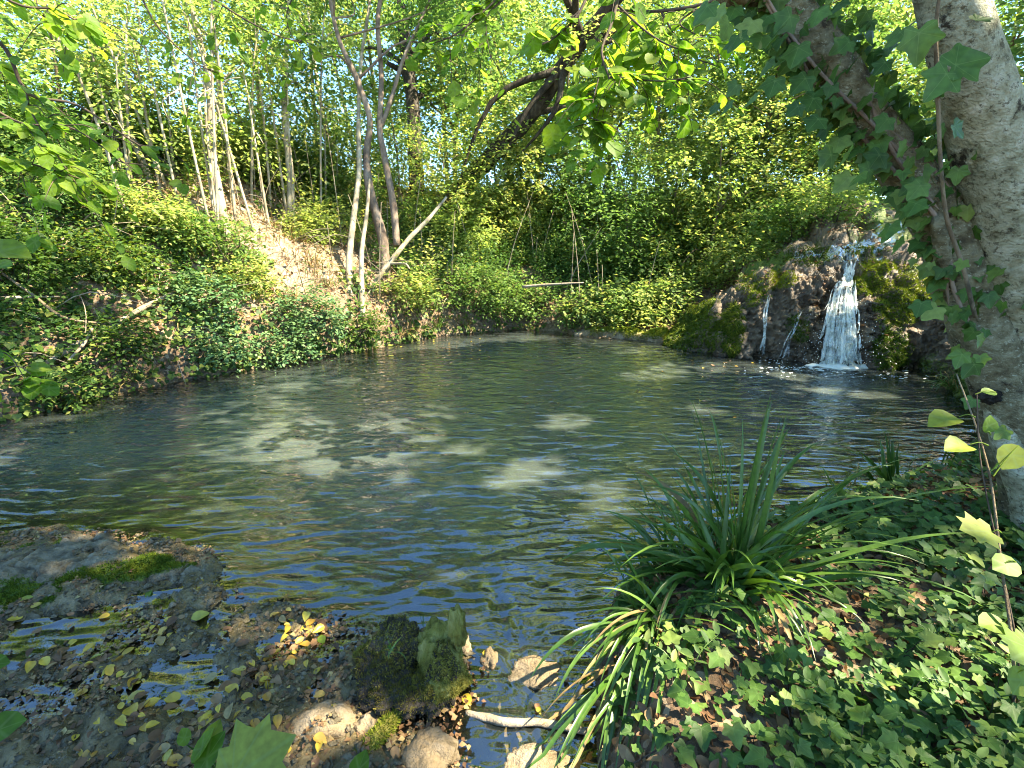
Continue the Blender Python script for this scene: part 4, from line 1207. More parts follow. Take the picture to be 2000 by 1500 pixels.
# ------------------------------------------------------------------ shrubs that can be told apart
SHR = [  # px, py of the foot, size m, height m, leaf material, leaf size, label
    (935, 600, .8, .75, 'leaf_shrub', .055, 'dark ivy grown bush hanging over the undercut bank at the far shore'),
    (1010, 620, .6, .8, 'leaf_shrub', .06, 'leafy bush at the far shore just left of the shaded inlet'),
    (1150, 628, .6, .55, 'leaf_canopy', .075, 'fresh green bush with big round leaves above the low mossy ledge'),
    (1225, 628, .6, .65, 'leaf_canopy', .075, 'broad leaved bush arching over the middle of the mossy ledge'),
    (1300, 620, .55, .7, 'leaf_canopy', .07, 'green bush at the right end of the mossy ledge beside the rock'),
    (1370, 560, .6, .5, 'leaf_yellowgreen', .06, 'bright weedy bush on the left shoulder of the waterfall rock'),
    (1450, 520, .6, .5, 'leaf_yellowgreen', .06, 'light green nettle like bush behind the crest of the waterfall rock'),
    (1540, 470, .7, .7, 'leaf_canopy', .06, 'green bush left of the stream above the waterfall'),
    (1620, 430, .7, .7, 'leaf_yellowgreen', .06, 'sunlit bush at the head of the stream'),
    (1330, 500, .8, .8, 'leaf_shrub', .06, 'dark green shrub in the shade behind the round leaved bushes'),
    (1240, 540, .8, .7, 'leaf_shrub', .06, 'deep green shrub in the hollow behind the mossy ledge'),
    (1120, 540, .8, .9, 'leaf_shrub', .05, 'dense fine leaved shrub below the leaning tree'),
    (1050, 500, .8, .9, 'leaf_shrub', .05, 'mid green shrub at the foot of the back slope'),
    (975, 480, .8, 1.1, 'leaf_yellowgreen', .07, 'bright yellow leaved shrub left of centre in full sun'),
    (900, 500, .7, .9, 'leaf_yellowgreen', .065, 'sunlit pale green shrub right of the many stemmed tree'),
    (1010, 420, .9, 1.2, 'leaf_yellowgreen', .07, 'tall yellow green shrub under the leaning trunk'),
    (1160, 440, .9, 1.1, 'leaf_bluish', .08, 'grey green shrub with large pale leaves at the centre of the thicket'),
    (1260, 380, .9, 1.2, 'leaf_shrub', .06, 'shrub above the bare sunlit patch at the back'),
    (1400, 420, .9, 1.2, 'leaf_canopy', .06, 'tall green shrub at right of centre'),
    (1500, 400, .9, 1.2, 'leaf_canopy', .06, 'leafy shrub in front of the far trees at right'),
    (800, 590, .5, .45, 'leaf_yellowgreen', .065, 'small hazel like bush over the undercut bank'),
    (700, 655, .42, .42, 'leaf_ivy_far', .05, 'dark ivy clump at the foot of the pale stems by the water'),
    (610, 640, .5, .5, 'leaf_bluish', .055, 'pale green bush on the sunlit shore left of the ivy clump'),
    (560, 690, .45, .35, 'leaf_bluish', .05, 'light leaved plant hanging over the shore below the sunlit soil'),
    (430, 690, .4, .3, 'leaf_bluish', .055, 'pale plant near the water in the middle of the left bank'),
    (400, 600, .5, .35, 'leaf_bluish', .06, 'fern like pale plant on the left bank above the fallen branch'),
    (290, 450, .6, .5, 'leaf_yellowgreen', .05, 'bright weedy bush half way up the left slope'),
    (130, 400, .8, .6, 'leaf_shrub', .055, 'dark bush on the shaded upper left slope'),
    (60, 330, .9, .9, 'leaf_canopy', .06, 'leafy bush at the upper left edge of the slope'),
    (260, 300, .9, .8, 'leaf_canopy', .06, 'green bush just below the left skyline'),
    (400, 330, .8, .8, 'leaf_yellowgreen', .055, 'yellowish bush on the left skyline beside the slim tree'),
    (520, 330, .9, .9, 'leaf_shrub', .055, 'dark bush on the skyline between two slim trees'),
    (620, 390, .9, 1.0, 'leaf_shrub', .055, 'shaded bush behind the thin leaning stems'),
    (650, 470, .6, .7, 'leaf_yellowgreen', .06, 'yellow green bush left of the many stemmed tree'),
    (820, 470, .7, .8, 'leaf_shrub', .055, 'dark bush in front of the dark trunk'),
    (600, 470, .5, .5, 'leaf_yellowgreen', .05, 'sunny bush between the slim straight tree and the many stems'),
    (450, 500, .5, .45, 'leaf_shrub', .05, 'bush at the foot of the leftmost slim tree'),
    (200, 530, .6, .4, 'leaf_ivy_far', .05, 'mound of ivy above the thin bent branch'),
    (350, 480, .6, .5, 'leaf_shrub', .055, 'dark weedy bush on the middle of the left slope'),
    (230, 680, .45, .35, 'leaf_ivy_far', .05, 'ivy mound below the broken fallen branch'),
    (120, 770, .4, .3, 'leaf_ivy_far', .05, 'ivy mound at the left waterline'),
    (20, 540, .6, .5, 'leaf_ivy_far', .055, 'ivy mound at the left edge behind the bleached stick'),
    (480, 560, .45, .35, 'leaf_yellowgreen', .05, 'small sunny weed bush on the bare soil of the left bank'),
]
for px, py, sz, hg, lm, lf, lab in SHR:
    q, _ = hit(px, py)
    q = q - np.array([0, 0, .03])
    d = 850 if lf < .06 else 560
    n_ = int(d * sz * sz * .5 + 60)
    ells = [(q + [0, 0, hg * .55], (sz * .9, sz * .7, hg * .55), n_), (q + [sz * .5, -.15, hg * .35], (sz * .55, sz * .5, hg * .35), n_ // 3), (q + [-sz * .55, -.1, hg * .4], (sz * .5, sz * .5, hg * .38), n_ // 3)]
    shrub('shrub', lab, q, ells, lf, M[lm], 7, 'shrubs round the pool', TV=OVAL_V, TF=OVAL_F, length=.22)

# ------------------------------------------------------------------ grass tufts
def blade_mesh(base, az, el, length, width, droop, segs=9, twist=0.0, fold=.35):
    s = np.linspace(0, 1, segs + 1)
    d = np.array([math.sin(az) * math.cos(el), math.cos(az) * math.cos(el), math.sin(el)])
    pts = [np.array(base, float)]
    for k in range(segs):
        pts.append(pts[-1] + d * length / segs)
        d = d + np.array([0, 0, -1.0]) * droop * (k + 1.5) / segs / segs * 2.2
        d = d / np.linalg.norm(d)
    pts = np.array(pts)
    T = norm(np.gradient(pts, axis=0))
    side = norm(np.cross(T, np.array([math.sin(az + twist), math.cos(az + twist), 1.2])))
    up = np.cross(side, T)
    w = width * np.clip(np.minimum(.55 + s * 3, 1.0) * (1 - s ** 3.2), .02, 1)
    Lf = pts + side * w[:, None] + up * (w * fold)[:, None]
    Rt = pts - side * w[:, None] + up * (w * fold)[:, None]
    V = np.stack([Lf, pts, Rt], 1).reshape(-1, 3)
    F = []
    for k in range(segs):
        a = 3 * k
        F += [(a, a + 1, a + 4), (a, a + 4, a + 3), (a + 1, a + 2, a + 5), (a + 1, a + 5, a + 4)]
    return V, np.array(F)


def tuft(name, label, cat, base, n, length, width, spread, el0, el1, droop, dry=0.1, joined=False, group=None, az=None, segs=9):
    base = np.asarray(base, float)
    root = thing(name, label, cat, base, group)
    green, brown = [], []
    for k in range(n):
        a = rng.uniform(-math.pi, math.pi) if az is None else rng.uniform(*az)
        b = base + np.array([rng.normal() * spread, rng.normal() * spread * .7, -.02])
        V, F = blade_mesh(b, a, math.radians(rng.uniform(el0, el1)), length * rng.uniform(.55, 1.1), width * rng.uniform(.7, 1.2), droop * rng.uniform(.5, 1.5), segs, rng.normal() * .3)
        isdry = rng.random() < dry
        if joined:
            (brown if isdry else green).append((V, F))
        else:
            obj('blade', V, F, M['blade_dry' if isdry else 'blade'], root, {'rnd': np.zeros(len(V))})
    for lst, mt in ((green, 'blade'), (brown, 'blade_dry')):
        if lst:
            V, F = join(lst)
            o = obj('blades', V, F, M[mt], root, {'rnd': np.repeat(rng.random(len(lst)), len(lst[0][0]))})
            o['kind'] = 'stuff'
    return root


far_tufts = [(800, 650, .35, 'pale dry grass tuft in the sun at the waterline of the far bank', .75), (850, 638, .4, 'green grass tuft hanging over the undercut far bank', .3), (780, 655, .3, 'small dry grass tuft beside the pale waterline soil', .8),
             (905, 635, .4, 'grass tuft with hanging straw in the shade of the undercut bank', .6), (840, 600, .45, 'green sedge tuft under the hazel like bush', .25), (1120, 640, .35, 'grass tuft at the left end of the mossy ledge', .2),
             (610, 520, .45, 'dry grass hanging from the sunlit bank', .8), (640, 560, .4, 'dry grass tuft left of the pale stem', .8), (560, 590, .4, 'straw coloured tuft on the sunlit soil', .8), (330, 385, .45, 'dry tuft on the upper left slope', .8),
             (380, 470, .4, 'tuft of dead grass among the ivy', .85), (265, 740, .3, 'light grass tuft at the left shore', .4), (1860, 755, .3, 'shaded grass tuft on the bank below the trunk', .2)]
for px, py, ln, lab, dr in far_tufts:
    q, _ = hit(px, py)
    tuft('grass_tuft', lab, 'grass tuft', q, 60, ln, .006, .07, 20, 85, 1.8, dr, True, 'grass tufts on the far banks', segs=5)

# dry grass on the sunny part of the left bank, too thick to count
gr, dr = [], []
for _ in range(1500):
    x_ = rng.normal(-3.3, 1.3); y_ = rng.normal(7.2, 1.1)
    z_, n_ = drop(x_, y_)
    if z_ < .12: continue
    V, F = blade_mesh(np.array([x_, y_, z_ - .01]), rng.uniform(-3.14, 3.14), math.radians(rng.uniform(15, 80)), rng.uniform(.15, .45), .005, 1.8, 4, 0)
    (dr if rng.random() < .7 else gr).append((V, F))
V, F = join(dr)
tag(obj('dry_grass', V, F, M['blade_dry'], None, {'rnd': np.repeat(rng.random(len(dr)), len(dr[0][0]))}), 'dry straw coloured grass over the sunlit soil of the left bank', 'grass', kind='stuff')
V, F = join(gr)
tag(obj('green_grass', V, F, M['blade'], None, {'rnd': np.repeat(rng.random(len(gr)), len(gr[0][0]))}), 'thin green grass among the dry grass of the left bank', 'grass', kind='stuff')

# tangle of thin dead and trailing stems over the left bank
parts = []
for _ in range(420):
    x_, y_ = rng.uniform(-7.5, -.6), rng.uniform(4.0, 9.5)
    z_, n_ = drop(x_, y_)
    if z_ < .1 or z_ > 4.5: continue
    b = np.array([x_, y_, z_ - .02]); L_ = rng.uniform(.3, 1.1)
    d = norm(rdir(1)[0] * [1, .7, .5] + [.25, -.3, .55])
    e1 = b + d * L_ * .55; e2 = b + d * L_ + [rng.normal() * .08, 0, -rng.uniform(.05, .45) * L_]
    parts.append(tube([b, e1, e2], [.006, .005, .002], 4, 7, cap=False))
V, F = join(parts)
tag(obj('dead_stems', V, F, M['dead_wood'], None), 'tangle of thin pale dead stems over the ivy of the left bank', 'stems', kind='stuff')

# ------------------------------------------------------------------ fallen branches on the left bank
def surf_path(pxs, lift):
    out = []
    for px, py in pxs:
        q, nn = hit(px, py)
        out.append(q + nn * lift + np.array([0, 0, lift * .4]))
    return out


c = surf_path([(70, 728), (140, 690), (205, 655), (270, 615), (345, 578)], .055)
lg = thing('fallen_branch', 'pale broken fallen branch lying across the ivy of the left bank', 'fallen branch', c[0], 'fallen branches on the left bank')
V, F = tube(c, [.018, .032, .034, .03, .018], 9, 34, .45, 5, 14.0); obj('limb', V, F, M['dead_wood'], lg)
c2 = surf_path([(125, 722), (150, 695), (178, 668)], .13)
V, F = tube(c2, [.012, .016, .016], 7, 12, .3, 6); obj('side_branch', V, F, M['dead_wood'], lg)
c = surf_path([(-30, 612), (40, 607), (120, 604)], .12)
lg = thing('fallen_branch', 'short white bleached stick on the ivy by the left edge', 'fallen branch', c[0], 'fallen branches on the left bank')
V, F = tube(c, [.02, .016, .008], 7, 16, .3, 7); obj('limb', V, F, M['dead_wood'], lg)
c = surf_path([(0, 555), (60, 605), (130, 650), (205, 658)], .14)
lg = thing('fallen_branch', 'thin dark bent branch resting on the ivy above the broken branch', 'fallen branch', c[0], 'fallen branches on the left bank')
V, F = tube(c, [.012, .014, .014, .01], 6, 16, .2, 8); obj('limb', V, F, M['bark_brown'], lg)
t_ = t0s
c = [P(718, 570, t_ - .25), P(760, 515, t_ - .2), P(800, 465, t_ - .1), P(835, 430, t_), P(872, 385, t_ + .1)]
lg = thing('leaning_pole', 'pale bare pole leaning to the right from the foot of the many stemmed tree', 'dead branch', c[0])
V, F = tube(c, [.05, .045, .04, .035, .02], 8, 18, .12, 9); obj('limb', V, F, M['bark_stem'], lg)
V, F = tube([c[1], P(790, 515, t_ - .3), P(800, 525, t_ - .4)], [.025, .02, .012], 6, 8, .1); obj('side_branch', V, F, M['bark_stem'], lg)
c = [P(1020, 560, 8.2), P(1070, 556, 8.1), P(1140, 552, 8.0)]
lg = thing('fallen_branch', 'pale horizontal stick lying over the bushes at the back of the pool', 'fallen branch', c[0], 'fallen branches on the left bank')
V, F = tube(c, [.025, .025, .01], 6, 10, .15, 10); obj('limb', V, F, M['dead_wood'], lg)

# ------------------------------------------------------------------ moss as short fuzz on a surface
def fuzz_on(V, T, n, length, width, weight=None, seed=0, lean=None):
    """n little pointed tufts spread over the triangles T of V; weight per triangle."""
    A, B, C = V[T[:, 0]], V[T[:, 1]], V[T[:, 2]]
    cr = np.cross(B - A, C - A)
    ar = np.linalg.norm(cr, axis=1)
    if weight is not None: ar = ar * weight
    p = ar / ar.sum()
    i = rng.choice(len(T), n, p=p)
    u, v = rng.random(n), rng.random(n)
    f = u + v > 1
    u[f], v[f] = 1 - u[f], 1 - v[f]
    q = A[i] + (B[i] - A[i]) * u[:, None] + (C[i] - A[i]) * v[:, None]
    nn = norm(cr[i])
    d = norm(nn + rdir(n) * .6 + (lean if lean is not None else 0))
    sd = norm(np.cross(d, rdir(n)))
    L = length * (.4 + rng.random(n))[:, None]
    Vt = np.stack([q - sd * width - nn * .004, q + sd * width - nn * .004, q + d * L], 1).reshape(-1, 3)
    rn = np.clip(.55 * fbm(q * 9, 2, 131) + .45 * rng.random(n), 0, .999)
    return Vt, np.arange(3 * n).reshape(-1, 3), {'rnd': np.repeat(rn, 3)}


# moss on the waterfall rock: hanging curtains on the left, cushions on top
def outward(V, T, ref):
    A, B, C = V[T[:, 0]], V[T[:, 1]], V[T[:, 2]]
    n_ = np.cross(B - A, C - A)
    if (n_ * ref).sum() < 0: T = T[:, ::-1]
    return T


rockTo = rockT
tn = np.cross(rockV[rockT[:, 1]] - rockV[rockT[:, 0]], rockV[rockT[:, 2]] - rockV[rockT[:, 0]])
if (tn[:, 2]).sum() < 0: rockTo = rockT[:, ::-1]
tc = rockV[rockTo].mean(1)
tmoss = rmoss[rockTo].mean(1)


def rock_moss(px, py, rx, ry, n, mat, length=.028, lean=None):
    qx, qy, qt = px_of(tc)
    w = np.clip(1.2 - ((qx - px) / rx) ** 2 - ((qy - py) / ry) ** 2 + (fbm(tc * 6.0, 3, 141) - .5) * 1.6, 0, 1) * (qt < 9.5)
    nrm_ = norm(np.cross(rockV[rockTo[:, 1]] - rockV[rockTo[:, 0]], rockV[rockTo[:, 2]] - rockV[rockTo[:, 0]]))
    w = w * (np.einsum('ij,ij->i', nrm_, norm(CAM - tc)) > -.25)
    if w.sum() < 1: return
    V, F, a = fuzz_on(rockV, rockTo, n, length, .006, w, lean=lean)
    obj('moss_cushion', V, F, M[mat], rock_root, a, smooth=False)['kind'] = 'stuff'


DN = np.array([-.2, -.3, -1.1])
for a in [(1325, 640, 45, 60, 9000, 'moss', .05, DN), (1432, 640, 22, 60, 7000, 'moss', .06, DN), (1385, 640, 40, 50, 5000, 'moss', .05, DN), (1475, 565, 35, 30, 4000, 'moss_bright', .03), (1525, 545, 30, 20, 3500, 'moss_bright', .03),
          (1715, 520, 40, 18, 4500, 'moss_bright', .03), (1700, 555, 40, 22, 4500, 'moss_bright', .03), (1755, 600, 50, 40, 6000, 'moss', .035), (1740, 680, 40, 50, 5000, 'moss', .05, DN), (1700, 490, 50, 14, 3000, 'moss', .03),
          (1580, 500, 60, 20, 4000, 'moss', .03), (1360, 590, 40, 30, 4000, 'moss_bright', .03), (1790, 560, 50, 50, 5000, 'moss_bright', .035), (1560, 640, 25, 30, 1500, 'moss', .03, DN)]:
    rock_moss(*a)

# leaves and twigs caught on the rock
w = (tc[:, 2] > .35) * (np.cross(rockV[rockTo[:, 1]] - rockV[rockTo[:, 0]], rockV[rockTo[:, 2]] - rockV[rockTo[:, 0]])[:, 2] > 0) * np.clip((fbm(tc * 2.0, 3, 145) - .42) * 6, 0, 1)
ar_ = np.linalg.norm(np.cross(rockV[rockTo[:, 1]] - rockV[rockTo[:, 0]], rockV[rockTo[:, 2]] - rockV[rockTo[:, 0]]), axis=1) * w
ii = rng.choice(len(tc), 2600, p=ar_ / ar_.sum())
V, F, a = leaves(tc[ii] + [0, 0, .012], rdir(2600) * [1, 1, .3], np.array([-.1, -.2, 1.0]) + rdir(2600) * .5, .045 * (.4 + rng.random(2600)), ROUND_V * [.7, 1, 3.0], ROUND_F)
tag(obj('leaf_litter', V, F, M['leaf_brown'], None, a, smooth=False), 'dead brown leaves caught on the top of the waterfall rock', 'leaf litter', kind='stuff')
parts = []
for j in ii[:70]:
    d = norm(rdir(1)[0] * [1, 1, .25]); L_ = rng.uniform(.1, .4)
    q = tc[j] + [0, 0, .02]
    parts.append(tube([q - d * L_ * .5, q + rdir(1)[0] * .02, q + d * L_ * .5], [.006, .005, .003], 4, 6))
V, F = join(parts)
tag(obj('twigs', V, F, M['twig'], None), 'dark twigs lying over the top of the waterfall rock', 'twigs', kind='stuff')

# ------------------------------------------------------------------ waterfall, trickles, stream
def white_water():
    m, n, l = new_mat('white water')
    geo = N_(n, 'ShaderNodeNewGeometry')
    mp = N_(n, 'ShaderNodeMapping', inp={'Scale': (1, 1, .22)})
    l.new(geo.outputs['Position'], mp.inputs[0])
    z = N_(n, 'ShaderNodeTexNoise', inp={'Scale': 26.0, 'Detail': 6.0, 'Roughness': .7})
    l.new(mp.outputs[0], z.inputs['Vector'])
    at = N_(n, 'ShaderNodeAttribute', attribute_name='thin')
    f = math_(n, l, 'ADD', math_(n, l, 'MULTIPLY', at.outputs['Fac'], .5), z.outputs[0])
    fr = ramp(n, [(.5, 1.0), (.82, 0.0)])
    l.new(f, fr.inputs[0])
    p = N_(n, 'ShaderNodeBsdfPrincipled', inp={'Base Color': (.74, .77, .7, 1), 'Roughness': .25, 'Specular IOR Level': .6})
    b = N_(n, 'ShaderNodeBump', inp={'Strength': .6, 'Distance': .03})
    l.new(z.outputs[0], b.inputs['Height']); l.new(b.outputs[0], p.inputs['Normal'])
    tl = N_(n, 'ShaderNodeBsdfTranslucent', inp={'Color': (.7, .75, .7, 1)})
    mx0 = N_(n, 'ShaderNodeMixShader', inp={0: .3})
    l.new(p.outputs[0], mx0.inputs[1]); l.new(tl.outputs[0], mx0.inputs[2])
    gl = N_(n, 'ShaderNodeBsdfGlossy', inp={'Roughness': .08})
    l.new(b.outputs[0], gl.inputs['Normal'])
    tr = N_(n, 'ShaderNodeBsdfTransparent', inp={'Color': (.93, .95, .93, 1)})
    mx1 = N_(n, 'ShaderNodeMixShader', inp={0: .1})
    l.new(tr.outputs[0], mx1.inputs[1]); l.new(gl.outputs[0], mx1.inputs[2])
    mx = N_(n, 'ShaderNodeMixShader')
    l.new(fr.outputs[0], mx.inputs[0]); l.new(mx1.outputs[0], mx.inputs[1]); l.new(mx0.outputs[0], mx.inputs[2])
    o = N_(n, 'ShaderNodeOutputMaterial')
    l.new(mx.outputs[0], o.inputs[0])
    return m


M['white_water'] = white_water()


def foam_mat():
    m, n, l = new_mat('foam')
    p = N_(n, 'ShaderNodeBsdfPrincipled', inp={'Base Color': (.6, .63, .58, 1), 'Roughness': .4})
    o = N_(n, 'ShaderNodeOutputMaterial')
    l.new(p.outputs[0], o.inputs[0])
    return m


M['foam'] = foam_mat()
fall = thing('waterfall', 'white waterfall spilling down the brown tufa rock into the pool', 'waterfall', G(1640, 712))


def rock_at(px, py):
    d = Vector(norm(ray(px, py)))
    h = bvh_rock.ray_cast(Vector(CAM), d, 30)
    if h[0] is None: return None
    return np.array(h[0]), np.array(d), h[3]


def strand(x0, y0, x1, y1, w0, w1, off, segs, thin, wander=6.0, sd=0):
    """One rope of falling water: hugs the rock, and steps away from it as it falls."""
    pts, last = [], None
    for k in range(segs + 1):
        s = k / segs
        px = x0 + (x1 - x0) * s + wander * (vnoise(np.array([[s * 3.0, sd * 3.1, 0]]), sd)[0] - .5) * 2
        py = y0 + (y1 - y0) * s
        h = rock_at(px, py)
        q = G(px, py, .01) if h is None else h[0] - h[1] * off
        if h is None and last is not None: q = np.array([q[0], last[1], max(q[2], 0)])
        if q[2] < 0.0: q = G(px, py, 0.005)
        pts.append(q); last = q
    pts = np.array(pts)
    for _ in range(2):
        pts[1:-1] = (pts[:-2] + 2 * pts[1:-1] + pts[2:]) / 4
    T = norm(np.gradient(pts, axis=0))
    side = norm(np.cross(T, np.array([-.4, -.9, .3])))
    s = np.linspace(0, 1, segs + 1)
    jag = .5 + 1.0 * fbm(np.stack([s * 9, s * 0 + sd * 1.7, s * 0], 1), 3, sd)
    w = (w0 + (w1 - w0) * s) * jag * np.clip(np.minimum(s * 6 + .3, (1 - s) * 9 + .4), 0, 1)
    nrm_ = np.cross(side, T)
    bul = (w * .5)[:, None] * np.sign(nrm_ @ np.array([-.4, -.9, .3]))[:, None]
    V = np.stack([pts - side * w[:, None], pts + nrm_ * bul, pts + side * w[:, None]], 1).reshape(-1, 3)
    F = []
    for k in range(segs):
        a = 3 * k
        F += [(a, a + 1, a + 4), (a, a + 4, a + 3), (a + 1, a + 2, a + 5), (a + 1, a + 5, a + 4)]
    th = np.repeat(thin + .35 * (fbm(np.stack([s * 14, s * 0 + sd, s * 0], 1), 2, sd + 5) - .5) * 2, 3)
    th[0::3] += .15; th[2::3] += .15
    return V, np.array(F), th


def strands(name, specs, parent):
    Vs, Fs, ts, o = [], [], [], 0
    for sp in specs:
        V, F, t = strand(*sp)
        Vs.append(V); Fs.append(F + o); ts.append(t); o += len(V)
    return obj(name, np.vstack(Vs), np.vstack(Fs), M['white_water'], parent, {'thin': np.concatenate(ts)})


sp = []
for k in range(34):
    u = rng.random()
    hole = math.exp(-((u - .45) / .09) ** 2)
    y0 = rng.uniform(545, 610)
    a0, a1 = 1638 + 32 * u, 1604 + 74 * u
    f0 = (y0 - 545) / 165.0
    xs = a0 + (a1 - a0) * min(1, (f0 * 1.15) ** .6 if f0 > 0 else 0)
    sp.append((xs, y0, a1 + rng.normal() * 2, rng.uniform(690, 716), .012, rng.uniform(.006, .028), rng.uniform(.02, .1), 26, rng.uniform(-.1, .6) + .45 * hole, 3.0, k + 3))
for k in range(80):
    u = rng.random(); f0 = rng.uniform(0, .85); f1 = min(1, f0 + rng.uniform(.15, .4))
    e = lambda f: (1638 + 32 * u) + ((1598 + 86 * u) - (1638 + 32 * u)) * min(1, (f * 1.15) ** .6)
    sp.append((e(f0), 548 + 164 * f0, e(f1) + rng.normal() * 2, 548 + 164 * f1, .004, rng.uniform(.004, .016), rng.uniform(.04, .12), 12, rng.uniform(-.2, .4), 2.0, 300 + k))
strands('falling_water', sp, fall)
strands('water_film', [(1652, 540, 1640, 714, .05, .17, .012, 40, .42, 1.0, 401), (1650, 560, 1625, 714, .03, .08, .03, 36, .36, 2.0, 402), (1656, 560, 1660, 714, .03, .07, .03, 36, .38, 2.0, 403)], fall)
sp = [(rng.uniform(1655, 1672), rng.uniform(505, 530), rng.uniform(1636, 1668), rng.uniform(548, 575), .009, .012, .03, 12, rng.uniform(-.05, .45), 5.0, 100 + k) for k in range(20)]
strands('chute_water', sp, fall)
sp = [(1500 + rng.normal() * 4, 585 + rng.normal() * 8, 1488 + rng.normal() * 3, 694, .006, .012, .03, 20, rng.uniform(.15, .45), 4.0, 200 + k) for k in range(7)]
sp += [(1562 + rng.normal() * 5, 610 + rng.normal() * 8, 1532 + rng.normal() * 4, 698, .004, .01, .03, 20, rng.uniform(.35, .6), 4.0, 220 + k) for k in range(5)]
strands('trickle', sp, fall)
# drops thrown off the fall
nd = 420
dpx = rng.normal(1640, 42, nd); dpy = 712 - np.abs(rng.normal(0, 45, nd))
dV, dF = [], []
for k in range(nd):
    h = rock_at(dpx[k], dpy[k])
    if h is None: continue
    c = h[0] - h[1] * rng.uniform(.04, .2)
    if c[2] < .01: continue
    s_ = rng.uniform(.002, .0055)
    o_ = len(dV) * 4
    dV.append(c + np.array([(s_, 0, -s_), (-s_, s_, -s_), (-s_, -s_, -s_), (0, 0, s_ * 1.8)]))
    dF += [(o_, o_ + 1, o_ + 2), (o_, o_ + 1, o_ + 3), (o_ + 1, o_ + 2, o_ + 3), (o_ + 2, o_, o_ + 3)]
obj('droplets', np.vstack(dV), np.array(dF), M['foam'], fall)['kind'] = 'stuff'
# foam: a churned mound under the fall and broken flecks drifting away
fx, fy = np.meshgrid(np.linspace(-1, 1, 90), np.linspace(-1, 1, 60), indexing='ij')
fx, fy = fx.ravel(), fy.ravel()
cF = G(1645, 716)
X, Y = cF[0] + fx * .62, cF[1] + fy * .34
rr = np.hypot(fx, fy)
zf = .075 * (fbm(xyz(X * 10, Y * 10), 4, 151) * (1 - rr ** 1.4) * 1.6 - .42) + .02 * (1 - rr)
qi = np.arange(90 * 60).reshape(90, 60)
q4 = np.stack([qi[:-1, :-1], qi[1:, :-1], qi[1:, 1:], qi[:-1, 1:]], -1).reshape(-1, 4)
T3 = np.vstack([q4[:, [0, 1, 2]], q4[:, [0, 2, 3]]])
T3 = T3[(zf[T3].max(1) > .004)]
obj('splash_foam', xyz(X, Y, np.clip(zf, -.01, .1)), T3, M['foam'], fall)
fv, ff, o = [], [], 0
for k in range(330):
    if k < 260:
        a, d = rng.uniform(-math.pi, 0), abs(rng.normal(0, .38)) + .15
        c = cF[:2] + np.array([math.cos(a) * d * 1.5, math.sin(a) * d * .75])
    elif k < 295:
        q = G(rng.normal(1510, 22), rng.normal(700, 3)); c = q[:2]
    else:
        q = G(rng.normal(1560, 60), rng.normal(715, 8)); c = q[:2]
    m_ = 7
    r_ = (.004 + .014 * rng.random() ** 2.5) * rng.uniform(.5, 1.3, m_)
    an = np.linspace(0, 2 * np.pi, m_, endpoint=False)
    fv.append(np.vstack([np.stack([c[0] + np.cos(an) * r_ * 2.0, c[1] + np.sin(an) * r_, np.full(m_, .004)], 1), [[c[0], c[1], .009]]]))
    ff += [(o + j, o + (j + 1) % m_, o + m_) for j in range(m_)]
    o += m_ + 1
obj('foam_flecks', np.vstack(fv), np.array(ff), M['foam'], fall)['kind'] = 'stuff'

# stream on the rock above the fall
def stream(name, pxs, widths, lift):
    c = [rock_at(px, py) for px, py in pxs]
    c = np.array([h[0] for h in c if h is not None])
    cc = catmull(c, 90)
    T = norm(np.gradient(cc, axis=0)); sd = norm(np.cross(T, np.array([0, 0, 1.0])))
    w = np.interp(np.linspace(0, 1, 90), np.linspace(0, 1, len(widths)), widths)
    ac = np.linspace(-1, 1, 22)
    V = (cc[:, None] + sd[:, None] * (w[:, None] * ac[None])[..., None]).reshape(-1, 3)
    hz = []
    for p in V:
        h = bvh_rock.ray_cast(Vector((p[0], p[1], 6)), Vector((0, 0, -1)), 12)
        hz.append(h[0].z if h[0] is not None else p[2])
    hz = np.array(hz).reshape(90, 22)
    for _ in range(2):
        hz[1:-1] = (hz[:-2] + hz[1:-1] * 2 + hz[2:]) / 4
        hz[:, 1:-1] = (hz[:, :-2] + 2 * hz[:, 1:-1] + hz[:, 2:]) / 4
    V[:, 2] = hz.ravel() + lift * np.tile(1 - np.abs(ac) ** 3, 90) - .012 * np.tile(np.abs(ac) ** 3, 90) + .03 * (fbm(V * np.array([9, 9, 4]), 3, 161) - .5)
    i = np.arange(90 * 22).reshape(90, 22)
    q = np.stack([i[:-1, :-1], i[1:, :-1], i[1:, 1:], i[:-1, 1:]], -1).reshape(-1, 4)
    drop_ = np.abs(np.gradient(hz, axis=0)).ravel()
    return V, np.vstack([q[:, [0, 1, 2]], q[:, [0, 2, 3]]]), .45 - np.clip(drop_ * 7, 0, .6)


